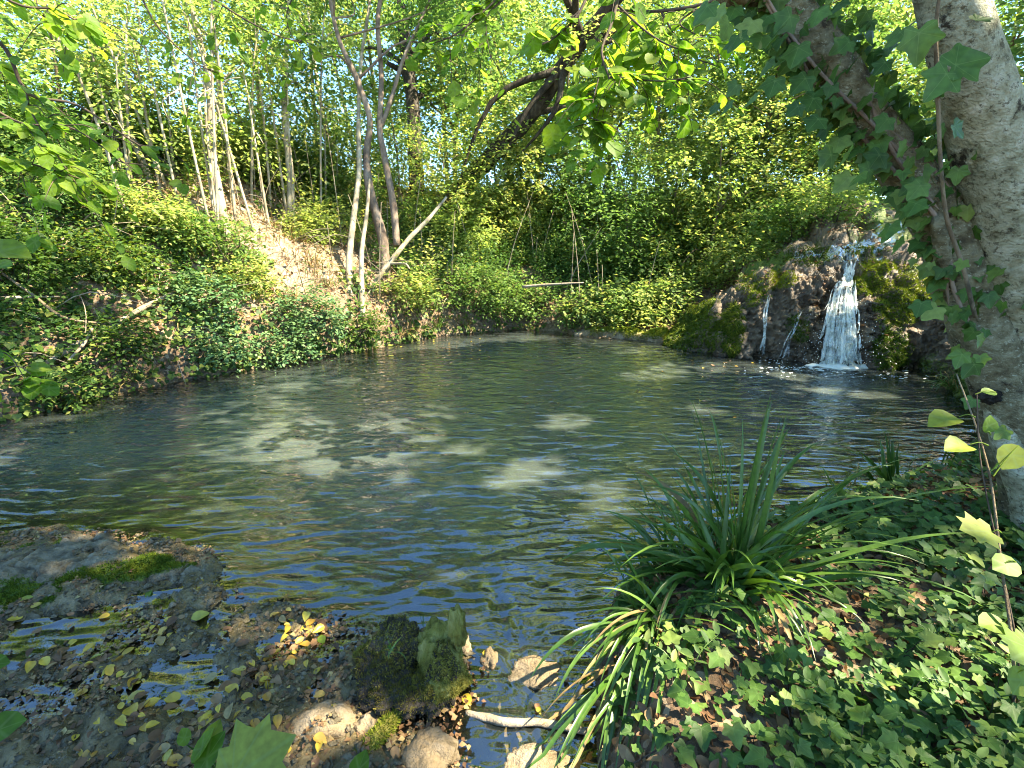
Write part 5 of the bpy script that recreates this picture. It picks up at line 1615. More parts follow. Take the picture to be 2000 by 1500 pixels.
def stream_mat():
    m, n, l = new_mat('running water')
    geo = N_(n, 'ShaderNodeNewGeometry')
    z = N_(n, 'ShaderNodeTexNoise', inp={'Scale': 22.0, 'Detail': 5.0, 'Roughness': .6})
    l.new(geo.outputs['Position'], z.inputs['Vector'])
    at = N_(n, 'ShaderNodeAttribute', attribute_name='thin')
    f = math_(n, l, 'ADD', math_(n, l, 'MULTIPLY', at.outputs['Fac'], .5), z.outputs[0])
    fr = ramp(n, [(.24, .85), (.4, 0.0)])
    l.new(f, fr.inputs[0])
    b = N_(n, 'ShaderNodeBump', inp={'Strength': .6, 'Distance': .02})
    l.new(z.outputs[0], b.inputs['Height'])
    white = N_(n, 'ShaderNodeBsdfPrincipled', inp={'Base Color': (.66, .7, .7, 1), 'Roughness': .3})
    tr = N_(n, 'ShaderNodeBsdfTransparent', inp={'Color': (.75, .78, .74, 1)})
    gl = N_(n, 'ShaderNodeBsdfGlossy', inp={'Roughness': .04})
    l.new(b.outputs[0], gl.inputs['Normal'])
    fz = N_(n, 'ShaderNodeFresnel', inp={'IOR': 1.5})
    l.new(b.outputs[0], fz.inputs['Normal'])
    m1 = N_(n, 'ShaderNodeMixShader')
    l.new(math_(n, l, 'MULTIPLY', fz.outputs[0], .6), m1.inputs[0]); l.new(tr.outputs[0], m1.inputs[1]); l.new(gl.outputs[0], m1.inputs[2])
    mx = N_(n, 'ShaderNodeMixShader')
    l.new(fr.outputs[0], mx.inputs[0]); l.new(m1.outputs[0], mx.inputs[1]); l.new(white.outputs[0], mx.inputs[2])
    o = N_(n, 'ShaderNodeOutputMaterial')
    l.new(mx.outputs[0], o.inputs[0])
    return m


M['stream'] = stream_mat()
V, F, th = stream('s', [(1840, 418), (1760, 428), (1720, 448), (1730, 470), (1680, 485), (1650, 498), (1668, 515)], [.26, .25, .17, .2, .24, .12, .06], .022)
tag(obj('stream_water', V, F, M['stream'], None, {'thin': th}), kind='structure')
V, F, th = stream('s', [(1700, 478), (1640, 486), (1580, 492), (1550, 498)], [.1, .12, .09, .03], .02)
tag(obj('stream_water', V, F, M['stream'], None, {'thin': th}), kind='structure')

# ------------------------------------------------------------------ low mossy ledge at the far shore
c = [G(1118, 658), G(1165, 659), G(1215, 662), G(1260, 666), G(1300, 670)]
c = [q + np.array([0.05, .16, .0]) for q in c]
ld = thing('mossy_ledge', 'low rounded rock ledge with orange green moss at the far right waterline', 'rock', c[2])
V, F = tube(c, [.05, .15, .17, .16, .2], 20, 60, .45, 12, 5.0)
V[:, 2] = V[:, 2] * .95
obj('rock', V, F, M['ledge'], ld, {'moss': np.clip((V[:, 2] - .02) * 7, 0, .9) * (.4 + .9 * fbm(V * 4, 2, 171))})
Fo = F
w = np.clip((fbm(V[F].mean(1) * 5, 2, 173) - .47) * 8, 0, 1) * (V[F].mean(1)[:, 2] > .02)
a_ = np.cross(V[F[:, 1]] - V[F[:, 0]], V[F[:, 2]] - V[F[:, 0]])
cc_ = catmull(c, 200)
ctr = cc_[np.argmin(((V[F].mean(1)[:, None] - cc_[None]) ** 2).sum(2), 1)]
flip = ((a_ * (V[F].mean(1) - ctr)).sum(1) < 0)
Fo = F.copy(); Fo[flip] = Fo[flip][:, ::-1]
V2, F2, at2 = fuzz_on(V, Fo, 9000, .025, .005, w)
obj('moss_cushion', V2, F2, M['moss_bright'], ld, at2, smooth=False)['kind'] = 'stuff'

# ------------------------------------------------------------------ slab rock at the near left
poly_px = [(-260, 1075), (-60, 1040), (60, 1024), (150, 1014), (235, 1012), (285, 1040), (345, 1052), (405, 1062), (416, 1092), (370, 1128), (300, 1150), (220, 1172), (110, 1195), (0, 1222), (-200, 1290)]
PL = np.array([G(px, py, .05)[:2] for px, py in poly_px])


def poly_sd(x, y, PL):
    p = np.stack([x, y], 1); best = np.full(len(p), 1e9); ins = np.zeros(len(p), bool)
    for i in range(len(PL)):
        a, b = PL[i], PL[(i + 1) % len(PL)]
        ab = b - a
        t = np.clip(((p - a) @ ab) / (ab @ ab), 0, 1)
        best = np.minimum(best, np.linalg.norm(p - (a + t[:, None] * ab), axis=1))
        with np.errstate(divide='ignore', invalid='ignore'):
            xi = (b[0] - a[0]) * (p[:, 1] - a[1]) / (b[1] - a[1]) + a[0]
        ins ^= ((a[1] > p[:, 1]) != (b[1] > p[:, 1])) & (p[:, 0] < xi)
    return np.where(ins, best, -best)


nx, ny = 330, 210
X, Y = np.meshgrid(np.linspace(PL[:, 0].min() - .1, PL[:, 0].max() + .1, nx), np.linspace(PL[:, 1].min() - .1, PL[:, 1].max() + .1, ny), indexing='ij')
X, Y = X.ravel(), Y.ravel()
sd_ = poly_sd(X, Y, PL) + (fbm(xyz(X * 6, Y * 6), 3, 181) - .5) * .08
pp = xyz(X, Y)
Z = .08 * sstep(-.02, .14, sd_) - .05 + .03 * sstep(.1, .5, sd_) + (fbm(pp * 3.5, 4, 182) - .5) * .1 * sstep(0, .2, sd_) + (fbm(pp * 18, 4, 183) - .5) * .05 - np.clip(.07 - np.abs(fbm(pp * 8, 4, 184) - .5), 0, 1) * .35 * sstep(0, .1, sd_)
i = np.arange(nx * ny).reshape(nx, ny)
q = np.stack([i[:-1, :-1], i[1:, :-1], i[1:, 1:], i[:-1, 1:]], -1).reshape(-1, 4)
T3 = np.vstack([q[:, [0, 1, 2]], q[:, [0, 2, 3]]])
T3 = T3[sd_[T3].max(1) > -.08]
SV = xyz(X, Y, Z)
spx, spy, _ = px_of(SV)
band = np.exp(-((spy - (1165 - (spx - 60) * .27)) / 26) ** 2) * sstep(-50, 40, spx) * sstep(440, 400, spx) + .8 * np.exp(-((spy - (1060 - (spx - 50) * .1)) / 14) ** 2) * (spx < 120) + .6 * np.exp(-((spx - 20) / 60) ** 2 - ((spy - 1150) / 40) ** 2)
sm = np.clip(band * 1.1 * (.3 + 1.2 * fbm(SV * 5, 3, 185)), 0, 1)
slab = thing('rock_slab', 'flat crumbly grey rock with a green moss stripe at the near left water edge', 'rock', [PL[:, 0].mean(), PL[:, 1].mean(), 0])
T3u = T3 if np.cross(SV[T3[0, 1]] - SV[T3[0, 0]], SV[T3[0, 2]] - SV[T3[0, 0]])[2] > 0 else T3[:, ::-1]
obj('rock', SV, T3u, M['slab'], slab, {'moss': sm * .9, 'wet': 1 - sstep(0.0, .03, Z)})
V2, F2, at2 = fuzz_on(SV, T3u, 26000, .014, .0032, np.clip(sm[T3u].mean(1) * (.4 + 1.3 * fbm(SV[T3u].mean(1) * 14, 3, 186)) - .35, 0, 1) ** 1.5)
obj('moss_cushion', V2, F2, M['moss'], slab, at2, smooth=False)['kind'] = 'stuff'

# ------------------------------------------------------------------ stump in the near water
def blob(c, rad, nu=48, nv=32, bump=.35, seed=0, freq=5.0):
    a = np.linspace(0, 2 * np.pi, nu, endpoint=False); b = np.linspace(-np.pi / 2, np.pi / 2, nv)
    A, B = np.meshgrid(a, b, indexing='ij')
    d = np.stack([np.cos(A) * np.cos(B), np.sin(A) * np.cos(B), np.sin(B)], -1).reshape(-1, 3)
    k = 1 + bump * (fbm(d * freq * .4 + seed, 4, seed) - .5) * 2
    V = np.asarray(c) + d * np.asarray(rad) * k[:, None]
    i = np.arange(nu * nv).reshape(nu, nv); j = np.roll(i, -1, 0)
    q = np.stack([i[:, :-1], j[:, :-1], j[:, 1:], i[:, 1:]], -1).reshape(-1, 4)
    return V, np.vstack([q[:, [0, 1, 2]], q[:, [0, 2, 3]]])


sc_ = P(775, 1290, 1.66)
stp = thing('mossy_stump', 'broken moss grown stump rising from the shallow water in front', 'stump', [sc_[0], sc_[1], 0])
parts = []
for (px, py, t, r) in [(770, 1250, 1.72, (.085, .09, .1)), (750, 1300, 1.68, (.09, .09, .1)), (868, 1310, 1.66, (.055, .07, .12)), (780, 1345, 1.66, (.12, .1, .07)), (740, 1295, 1.76, (.08, .09, .09)), (845, 1345, 1.66, (.07, .08, .08))]:
    parts.append((blob(P(px, py, t), r, 60, 40, .65, int(px), 9.0), r))
parts = [((v_ * [1, 1, .8], f_), r) for (v_, f_), r in parts]
V, F = join([p_[0] for p_ in parts])
obj('stump_body', V, F, M['bark_dark'], stp)
for (bV, bF), r in parts:
    c_ = bV.mean(0)
    w = np.clip((bV[bF].mean(1)[:, 2] - .05) * 12, 0.02, 1) * (.2 + fbm(bV[bF].mean(1) * 9, 2, 191))
    V2, F2, at2 = fuzz_on(bV, bF, 8000, .009, .0018, w)
    obj('moss_cushion', V2, F2, M['moss_olive'], stp, at2, smooth=False)['kind'] = 'stuff'
wt = [P(885, 1350, 1.66), P(866, 1300, 1.69), P(856, 1258, 1.72), P(872, 1222, 1.75)]
V, F = tube(wt, [.075, .07, .062, .05], 30, 46, .5, 14, 16.0)
wV, wF = V.copy(), F
top = V[:, 2] > wt[2][2]
V[:, 2] += top * (fbm(V * 30, 3, 15) - .5) * .09
V += norm(V - np.array(wt[1])) * ((fbm(V * np.array([40, 40, 5]), 2, 16) - .5) * .03)[:, None]
obj('broken_wood', V, F, M['rotten_wood'], stp)
w = np.clip((wt[1][2] + .03 - V[F].mean(1)[:, 2]) * 30, 0, 1) * (V[F].mean(1)[:, 2] > .0)
V2, F2, at2 = fuzz_on(V, F, 6000, .01, .002, w + .02)
obj('moss_cushion', V2, F2, M['moss_olive'], stp, at2, smooth=False)['kind'] = 'stuff'
V, F = blob(P(893, 1225, 1.66), (.03, .03, .08), 24, 18, .7, 17, 9.0)
obj('splintered_side', V, F, M['rotten_wood'], stp)

# ------------------------------------------------------------------ stones added in place of sun dapples on the bed, and sticks
for px, py, r, lab in [(635, 1425, (.1, .075, .05), 'pale wet lump added for a sunlit patch of the shallows left of the fallen yellow strip'), (718, 1428, (.05, .05, .04), 'small reddish round lump added for a sunlit patch beside the larger pale one'),
                       (842, 1480, (.09, .07, .05), 'round pale lump added for a sunlit patch at the bottom edge below the stump'), (957, 1285, (.035, .06, .045), 'small pointed pink lump added for a sunlit patch right of the stump'),
                       (1045, 1314, (.12, .07, .05), 'flat pale lump added for a sunlit patch of the outlet between stump and sedge'), (1045, 1495, (.13, .06, .03), 'wide flat lump added for a sunlit patch under the water at the bottom edge'),
                       (900, 1265, (.04, .05, .05), 'pale lump of tufa leaning on the right side of the stump')]:
    q = G(px, py)
    q[2] = max(min(0.0, drop(q[0], q[1])[0] + r[2] * .6) + .005, -.5 * r[2])
    V, F = blob(q, r, 36, 24, .45, int(px), 6.0)
    o = obj('dapple_stone', V, F, M['ledge'], None, {'wet': np.full(len(V), .5)})
    tag(o, lab, 'dapple_stone', 'stones added at sun dapples in the shallow outlet')
st = thing('sunken_stick', 'pale stick lying in the shallow outlet under the sedge', 'stick', G(1040, 1415))
V, F = tube([G(910, 1393, -.004), G(985, 1410, .01), G(1060, 1412, .006), G(1150, 1430, .014)], [.011, .014, .013, .009], 8, 30, .45, 19, 25.0)
obj('limb', V, F, M['dead_wood'], st)
st = thing('mossy_strip', 'yellow green moss covered stick slanting down below the stump', 'stick', G(745, 1430))
V, F = tube([G(690, 1490, .02), G(735, 1440, .03), G(765, 1405, .03), G(795, 1375, .03)], [.02, .025, .022, .012], 9, 22, .4, 20, 18.0)
obj('limb', V, F, M['rotten_wood'], st)
V2, F2, at2 = fuzz_on(V, F, 2500, .012, .0025)
obj('moss_cushion', V2, F2, M['moss_bright'], st, at2, smooth=False)['kind'] = 'stuff'

# ------------------------------------------------------------------ sedges on the near bank
def gpt(px, py):
    return hit(px, py, (bvh_ground,))[0]


def sedge(name, label, base_px, n, length, width, groups, spread, parent=None):
    base = gpt(*base_px)
    root = thing(name, label, 'sedge', base) if parent is None else parent
    b0 = base
    for (cnt, az0, az1, el0, el1, dr, ln, dry) in groups:
        for k in range(cnt):
            a = math.radians(rng.uniform(az0, az1))
            b = b0 + np.array([rng.normal() * spread, rng.normal() * spread * .6, -.03])
            V, F = blade_mesh(b, a, math.radians(rng.uniform(el0, el1)), length * ln * rng.uniform(.65, 1.1), width * rng.uniform(.7, 1.25), dr * rng.uniform(.6, 1.4), 11, rng.normal() * .35)
            gz_ = np.array([drop(v[0], v[1])[0] for v in V[1::3]])
            low = np.maximum(0, np.maximum(gz_, 0.004) + .012 - V[1::3, 2]); low[:2] = 0
            V[:, 2] += np.repeat(low, 3)
            obj('blade', V, F, M['blade_dry' if rng.random() < dry else 'blade'], root, {'rnd': np.zeros(len(V))})
    return root


# azimuth: 0 away from the camera, 90 to the right
sedge('sedge_clump', 'big arching dark green sedge clump on the near bank at the water edge', (1425, 1135), 0, .73, .0115,
      [(22, -70, 70, 52, 86, .8, 1.05, .0), (26, -120, -30, 35, 70, 1.0, .85, .03), (20, 40, 120, 30, 62, 1.0, 1.05, .0), (7, 80, 115, 30, 45, .8, 1.35, .0), (14, 110, 180, 35, 70, 1.3, .7, .05), (14, -180, -120, 30, 65, 1.3, .75, .05), (10, -100, -70, 20, 45, 1.1, .95, .0), (7, -180, 180, 5, 40, 1.4, .6, .9)], .055)
sedge('sedge_clump', 'smaller sedge clump leaning over the water left of the big sedge clump', (1330, 1120), 0, .5, .0075,
      [(16, -110, -20, 40, 80, 1.2, .9, .0), (10, 20, 90, 40, 80, 1.0, .8, .0), (8, -180, -110, 20, 60, 1.5, .9, .3)], .04)
sedge('sedge_clump', 'trailing sedge with straw coloured dead blades hanging down the bank to the outlet', (1290, 1195), 0, .52, .0075,
      [(24, -165, -115, -5, 40, 1.6, .85, .12), (24, -170, -120, -15, 30, 1.6, .7, .45), (8, -120, -60, 10, 50, 1.6, .8, .2), (9, 60, 150, 25, 60, 1.4, .9, .0), (10, -100, 0, 40, 75, 1.2, .7, .0)], .06)
sedge('sedge_clump', 'lone drooping sedge tuft at the bottom of the bank over the stick', (1240, 1290), 0, .5, .0075,
      [(16, -170, -120, -10, 30, 1.5, 1.0, .1), (8, -160, -120, -20, 10, 1.2, 1.0, .9)], .04)
sedge('sedge_clump', 'small upright sedge clump by the water further along the near bank', (1738, 955), 0, .42, .011,
      [(10, -60, 30, 60, 85, .5, .9, .0), (10, -110, -50, 35, 60, .9, 1.0, .0), (8, 40, 120, 40, 70, .9, .9, .0)], .035)
for px, py, lab, n_ in [(1880, 905, 'thin grass tuft between the small sedge and the tree', 14), (1840, 920, 'few thin grass blades left of the sapling', 9), (1650, 960, 'short grass at the water edge between the sedges', 10)]:
    tuft('grass_tuft', lab, 'grass tuft', gpt(px, py), n_, .24, .005, .05, 35, 85, 1.0, .05, True, 'thin grass on the near bank', segs=7)

# ------------------------------------------------------------------ ivy and herbs covering the near bank
nn_ = 36000
x = rng.uniform(.18, 4.6, nn_); y = rng.uniform(.2, 4.4, nn_)
p, nr, s, at = on_ground(x, y)
pat = fbm(p * 2.2, 3, 201)
k = (s > .06) & (at[:, 1] > .1) & (at[:, 1] < .32) & (rng.random(nn_) < np.clip((pat - .33) * 3.2 + .15 * (s > .4), .22, 1)) & (p[:, 2] < 1.5)
p, nr = p[k], nr[k]
n = len(p)
lift = .02 + .075 * rng.random(n) ** 1.4
pos = p + np.array([0, 0, 1.0]) * lift[:, None]
tipd = rdir(n) * np.array([1, 1, .25]) + np.array([-.1, -.35, -.12])
nrmv = np.array([0, -.15, 1.0]) + rdir(n) * .38
sz = .04 * (.5 + .95 * rng.random(n) ** 1.3)
qx, qy, qt = px_of(pos)
inview = (qx > -40) & (qx < 2040) & (qy > 0) & (qy < 1560) & (qt > .3)
order = np.argsort(-np.where(inview, sz / np.maximum(qt, .2), 0))
big, rest = order[:300], order[300:]
ivy = thing('ground_ivy', 'dark green ivy with lobed leaves carpeting the near bank at lower right', 'ivy', gpt(1600, 1300))
for j in big:
    place_leaf('leaf', IVY_MESH[int(rng.integers(7))], pos[j], tipd[j], nrmv[j], sz[j], ivy)
V, F, a = leaves(pos[rest], tipd[rest], nrmv[rest], sz[rest], IVY_V, IVY_F, None, IVY_VEIN)
obj('leaf_cover', V, F, M['leaf_ivy'], ivy, a)['kind'] = 'stuff'
parts = []
for j in order[:420]:
    b = p[j] + rdir(1)[0] * .03
    parts.append(tube([b - [0, 0, .01], b * .5 + pos[j] * .5 + rdir(1)[0] * .012, pos[j]], [.0016, .0014, .0012], 3, 4, cap=False))
for _ in range(46):
    b = p[int(rng.integers(n))]
    pts = [b + [0, 0, .015]]
    d = rdir(1)[0] * [1, 1, 0]
    for q_ in range(5):
        d = norm(d + rdir(1)[0] * [.5, .5, 0]); z_ = pts[-1] + d * .09
        pts.append(np.array([z_[0], z_[1], drop(z_[0], z_[1])[0] + .014 + .02 * rng.random()]))
    parts.append(tube(pts, [.003, .003, .002], 4, 14, cap=False))
V, F = join(parts)
obj('runners', V, F, M['twig'], ivy)['kind'] = 'stuff'

# small pale herbs with narrow leaves between the ivy
herb_px = [(1760, 1400, 'at the lower right, left of the sapling foot'), (1850, 1290, 'just below the drooping sapling leaf'), (1900, 1390, 'left of the foot of the sapling'), (1660, 1440, 'near the bottom edge below the bare soil'),
           (1960, 1350, 'at the right edge by the sapling foot'), (1800, 1470, 'in the bottom right corner'), (1880, 1200, 'between the long sedge blades and the sapling'), (1700, 1180, 'under the long arching sedge blades'), (1340, 1340, 'beside the hanging straw of the sedge')]
for i_, (px, py, where) in enumerate(herb_px):
    b = gpt(px, py)
    hb = thing('bindweed', 'pale green trailing herb ' + where, 'herb', b, 'pale herbs among the near ivy')
    parts, L_ = [], []
    for q_ in range(3):
        d = norm(rdir(1)[0] * [1, 1, .2] + [0, 0, .9])
        e1 = b + d * .09 + [0, 0, .02]; e2 = e1 + norm(d * [1, 1, .2]) * .09
        parts.append(tube([b - [0, 0, .02], e1, e2], [.002, .0018, .001], 4, 8, cap=False))
        cc = catmull([b, e1, e2], 9)
        for k_ in range(2, 9):
            sd_v = norm(np.cross(d, [0, 0, 1.0])) * (1 if k_ % 2 else -1)
            L_.append((cc[k_], sd_v * .9 + d * .5 + rdir(1)[0] * .3, np.array([0, -.1, 1.0]) + rdir(1)[0] * .4, .036 * rng.uniform(.6, 1.2)))
    V, F = join(parts); obj('stem', V, F, M['blade'], hb, {'rnd': np.zeros(len(V))})
    V, F, a = leaves(np.array([l_[0] for l_ in L_]), np.array([l_[1] for l_ in L_]), np.array([l_[2] for l_ in L_]), np.array([l_[3] for l_ in L_]), ROUND_V * [.55, 1, 1], ROUND_F)
    obj('leaves', V, F, M['leaf_canopy'], hb, a)

# ------------------------------------------------------------------ double-trunked tree at the right edge
rb_ = [P(2062, 1100, 2.22) - np.array([0, 0, .15]), P(2060, 1010, 2.2), P(2050, 850, 2.1), P(2026, 700, 2.0), P(1984, 500, 1.85), P(1940, 300, 1.7), P(1882, 100, 1.55), P(1842, -60, 1.5), P(1790, -300, 1.55), np.array([2.0, 2.4, 5.0]), np.array([3.0, 2.2, 6.6])]
rr_ = [.23, .185, .155, .143, .13, .113, .09, .082, .095, .08, .04]
rt = thing('pale_double_tree', 'big pale barked tree with two leaning trunks at the right edge of the near bank', 'tree', rb_[0])
V, F = tube(rb_, rr_, 64, 260, .035, 31, 7.0)
obj('trunk', V, F, M['bark_pale'], rt)
sec = [P(2045, 1060, 2.16) - np.array([0, 0, .1]), P(2030, 960, 2.12), P(1985, 850, 2.06), P(1944, 720, 2.0), P(1902, 610, 1.96), P(1868, 520, 1.92), P(1838, 430, 1.88), P(1765, 330, 1.84), P(1685, 220, 1.8), P(1612, 120, 1.76), P(1510, -20, 1.72), P(1400, -160, 1.7), np.array([.9, 2.6, 4.6])]
V, F = tube(sec, [.15, .13, .11, .1, .1, .1, .098, .085, .08, .075, .068, .06, .03], 32, 150, .16, 32, 5.0)
obj('trunk', V, F, M['bark_ivied'], rt)
thr = [P(2040, 1080, 2.08) - np.array([0, 0, .12]), P(2010, 985, 2.04), P(1974, 890, 2.02), P(1942, 790, 2.02), P(1914, 705, 2.05), P(1896, 630, 2.09), P(1880, 560, 2.14)]
V, F = tube(thr, [.08, .06, .05, .046, .045, .045, .03], 20, 60, .12, 33, 6.0)
obj('trunk', V, F, M['bark_pale'], rt)
# bark scar and the dark seam between the trunks
V, F = tube([P(1826, 385, 1.84), P(1832, 440, 1.815), P(1838, 490, 1.835), P(1842, 540, 1.88)], [.006, .03, .03, .006], 16, 40, .6, 34, 20.0)
obj('bark_scar', V, F, M['bark_ivied'], rt)
V, F = tube([P(1850, 400, 1.82), P(1884, 500, 1.86), P(1925, 600, 1.9), P(1950, 690, 1.94), P(1990, 790, 1.98)], [.012, .018, .022, .02, .012], 10, 50, .4, 35, 9.0)
obj('bark_seam', V, F, M['bark_dark'], rt)
V, F = blob(P(1930, 772, 1.97), (.04, .04, .028), 28, 20, .7, 36, 9.0)
obj('bark_knob', V, F, M['bark_dark'], rt)
for tgt in [np.array([4.6, 2.6, 6.6]), np.array([1.2, 3.6, 6.9]), np.array([5.0, 1.0, 6.4]), np.array([2.4, .6, 6.4])]:
    V, F = branch_to(np.array(rb_), rr_, tgt, .01, 6, .75)
    obj('branch', V, F, M['bark_pale'], rt)
V, F, a = crown_leaves([((3.6, 1.9, 7.0), (2.8, 2.6, 1.0), 2000), ((1.1, 3.4, 7.2), (2.0, 1.8, .8), 900)], .1, 9, OVAL_V, OVAL_F, .5)
obj('crown', V, F, M['leaf_overhead'], rt, a, smooth=False)

# ivy climbing the darker trunk: vines and leaves
cl = thing('climbing_ivy', 'ivy with hanging dark leaves climbing the slanting trunk at upper right', 'ivy', sec[4])
parts = []
sc2 = catmull(sec[1:12], 120)
for v_ in range(5):
    ph = rng.uniform(0, 6.28)
    pts = []
    for k_ in range(24, 112, 6):
        a_ = ph + .5 * math.sin(k_ * .11 + v_)
        pts.append(sc2[k_] + .095 * np.array([math.cos(a_), -abs(math.sin(a_)) * .8, .5 * math.sin(a_)]))
    parts.append(tube(pts, [.009, .008, .005], 6, 60, .2, v_))
V, F = join(parts)
obj('vine', V, F, M['bark_reddish'], cl)
V, F = tube([P(1905, 620, 1.78), P(1880, 520, 1.74), P(1850, 430, 1.7), P(1838, 330, 1.64), P(1832, 200, 1.56), P(1828, 60, 1.44), P(1840, -40, 1.38)], [.007, .007, .007, .006, .006, .005, .004], 7, 60, .15, 37)
obj('vine', V, F, M['bark_brown'], cl)
cnt = 0
while cnt < 225:
    k_ = int(rng.uniform(30, 116))
    c_ = sc2[k_]
    a_ = rng.uniform(0, 2 * math.pi)
    off = np.array([math.cos(a_), -abs(rng.normal()) * .5, math.sin(a_) * .8]) * rng.uniform(.06, .17)
    tipv = np.array([-.25, -.1, -.9]) + rdir(1)[0] * .5
    nv = np.array([-.5, -.25, .45]) + rdir(1)[0] * .7
    place_leaf('leaf', IVY_MESH[cnt % 7], c_ + off, tipv, nv, rng.uniform(.028, .06), cl)
    cnt += 1
hang = [(1400, 20, .085), (1383, 8, .08), (1425, 45, .09), (1440, 70, .08), (1455, 20, .09), (1470, 40, .08), (1436, 15, .07), (1490, 70, .08), (1500, 30, .09), (1520, 60, .09), (1530, 110, .08), (1545, 30, .08), (1500, 120, .07), (1515, 155, .08), (1560, 90, .085),
        (1440, 165, .055), (1425, 200, .05), (1400, 205, .05), (1475, 185, .06), (1505, 175, .07), (1575, 150, .08), (1590, 190, .08), (1600, 230, .075), (1625, 215, .075), (1560, 205, .06), (1640, 270, .085), (1655, 300, .085), (1625, 300, .075), (1680, 340, .06),
        (1720, 300, .085), (1700, 330, .08), (1660, 345, .08), (1790, 395, .07), (1770, 400, .08), (1740, 440, .08), (1800, 360, .07), (1755, 470, .06), (1830, 600, .075), (1800, 590, .06), (1880, 690, .06), (1905, 710, .07), (1920, 660, .05), (1900, 780, .05), (1950, 900, .05), (1965, 840, .05),
        (1850, 320, .06), (1770, 285, .06), (1735, 230, .07), (1690, 190, .06), (1730, 120, .06), (1760, 60, .07), (1700, 40, .06), (1660, 80, .06), (1800, 30, .07), (1600, 20, .07), (1640, 5, .07), (1845, 250, .05), (1838, 230, .05)]
for px, py, s_ in hang:
    t_ = 1.62 + rng.normal() * .08
    place_leaf('leaf', IVY_MESH[int(rng.integers(7))], P(px, py, t_), np.array([-.5, -.1, -.9]) + rdir(1)[0] * .3, np.array([.75, .35, .35]) + rdir(1)[0] * .5, s_ * .85, cl)
for px, py, s_, tp, nv in [(1862, 128, .1, (.8, -.1, .25), (0, -.9, .5)), (1852, 140, .085, (-.5, -.1, -.7), (-.1, -.9, .45)), (1862, 245, .05, (.4, 0, -.3), (-.2, -.8, .6)), (1872, 330, .05, (.1, 0, -1), (-.3, -.8, .3)), (1795, 60, .085, (.2, 0, -1), (-.3, -.9, .1)),
                           (1905, 40, .05, (1, 0, .2), (0, -.6, .8)), (1880, 510, .035, (-.2, 0, -1), (-.3, -.9, .2))]:
    place_leaf('leaf', IVY_MESH[int(rng.integers(7))], P(px, py, 1.36 if py < 300 else 1.6), np.array(tp), np.array(nv), s_, cl)

n_ = 420
k_ = rng.integers(34, 118, n_)
a_ = rng.uniform(0, 2 * math.pi, n_)
off = np.stack([np.cos(a_), -np.abs(rng.normal(size=n_)) * .5, np.sin(a_) * .8], 1) * rng.uniform(.06, .15, n_)[:, None]
V, F, a = leaves(sc2[k_] + off, np.array([-.25, -.1, -.9]) + rdir(n_) * .6, np.array([-.5, -.35, .4]) + rdir(n_) * .7, rng.uniform(.03, .06, n_), IVY_V, IVY_F, None, IVY_VEIN)
obj('leaf_cover', V, F, M['leaf_ivy'], cl, a)['kind'] = 'stuff'

# dark foliage past the right edge of the pale trunk
shrub('shrub', 'dark leafy shrub showing right of the pale trunk at the edge of the photo', np.array([3.5, 3.1, .6]), [((3.3, 3.2, 2.3), (.8, .6, .8), 230), ((3.6, 3.0, 1.3), (.7, .6, .6), 150)], .07, M['leaf_shrub'], 7, 'shrubs round the pool')

# ------------------------------------------------------------------ sapling with yellow-green leaves
ROUND_SAP = [leaf_mesh('broad sapling leaf', ROUND_V * [1.0, 1, 1.4], ROUND_F, M['leaf_sapling'], ROUND_VEIN, .35, 70 + k) for k in range(3)]
b = gpt(1985, 1390)
sp_ = thing('sapling', 'young sapling with yellow green lobed leaves in front of the trunk at right', 'sapling', b)
stm = [b - [0, 0, .03], P(1978, 1270, 1.22), P(1955, 1100, 1.28), P(1935, 940, 1.34), P(1905, 830, 1.4), P(1868, 730, 1.46)]
V, F = tube(stm, [.004, .0038, .0034, .003, .0026, .0018], 7, 40, .1, 38)
obj('stem', V, F, M['bark_brown'], sp_)
st2 = [b - [.02, 0, .03], P(1990, 1300, 1.25), P(1950, 1080, 1.3), P(1915, 900, 1.36), P(1908, 770, 1.4)]
V, F = tube(st2, [.0025, .0025, .0022, .002, .0015], 6, 30, .1, 39)
obj('stem', V, F, M['twig'], sp_)
for ax, px, py, t_, s_, tp, nv in [((1905, 815), 1873, 814, 1.4, .085, (-1, -.1, -.12), (-.1, -.25, 1)), ((1930, 870), 1895, 868, 1.36, .075, (-1, -.2, .02), (0, -.3, 1)), ((1940, 930), 1990, 870, 1.32, .075, (-.6, -.3, -.75), (-.3, -.8, .5)),
                                   ((1955, 1040), 1937, 1040, 1.28, .085, (-1, 0, .12), (0, -.35, 1)), ((1962, 1100), 1985, 1098, 1.27, .07, (-.9, -.2, -.1), (0, -.6, 1)), ((1970, 1210), 1962, 1215, 1.24, .065, (-1, -.1, 0), (0, -.3, 1)),
                                   ((1978, 1280), 2020, 1268, 1.2, .1, (-1, -.4, .1), (0, -.55, 1)), ((1980, 1320), 2010, 1310, 1.2, .075, (-.7, -.4, -.4), (0, -.7, .8)), ((1935, 850), 1925, 845, 1.4, .05, (.3, .1, .9), (0, -.9, .3)), ((1905, 770), 1945, 766, 1.4, .04, (-1, 0, .1), (0, -.4, 1))]:
    a0 = P(ax[0], ax[1], t_); a1 = P(px, py, t_)
    V, F = tube([a0, a0 * .5 + a1 * .5 + [0, 0, .008], a1], [.002, .0017, .0013], 4, 6, cap=False)
    obj('petiole', V, F, M['leaf_sapling'], sp_, {'rnd': np.zeros(len(V))})
    place_leaf('leaf', SAP_MESH[int(rng.integers(4))] if rng.random() < .35 else ROUND_SAP[int(rng.integers(3))], a1, np.array(tp), np.array(nv), s_, sp_)

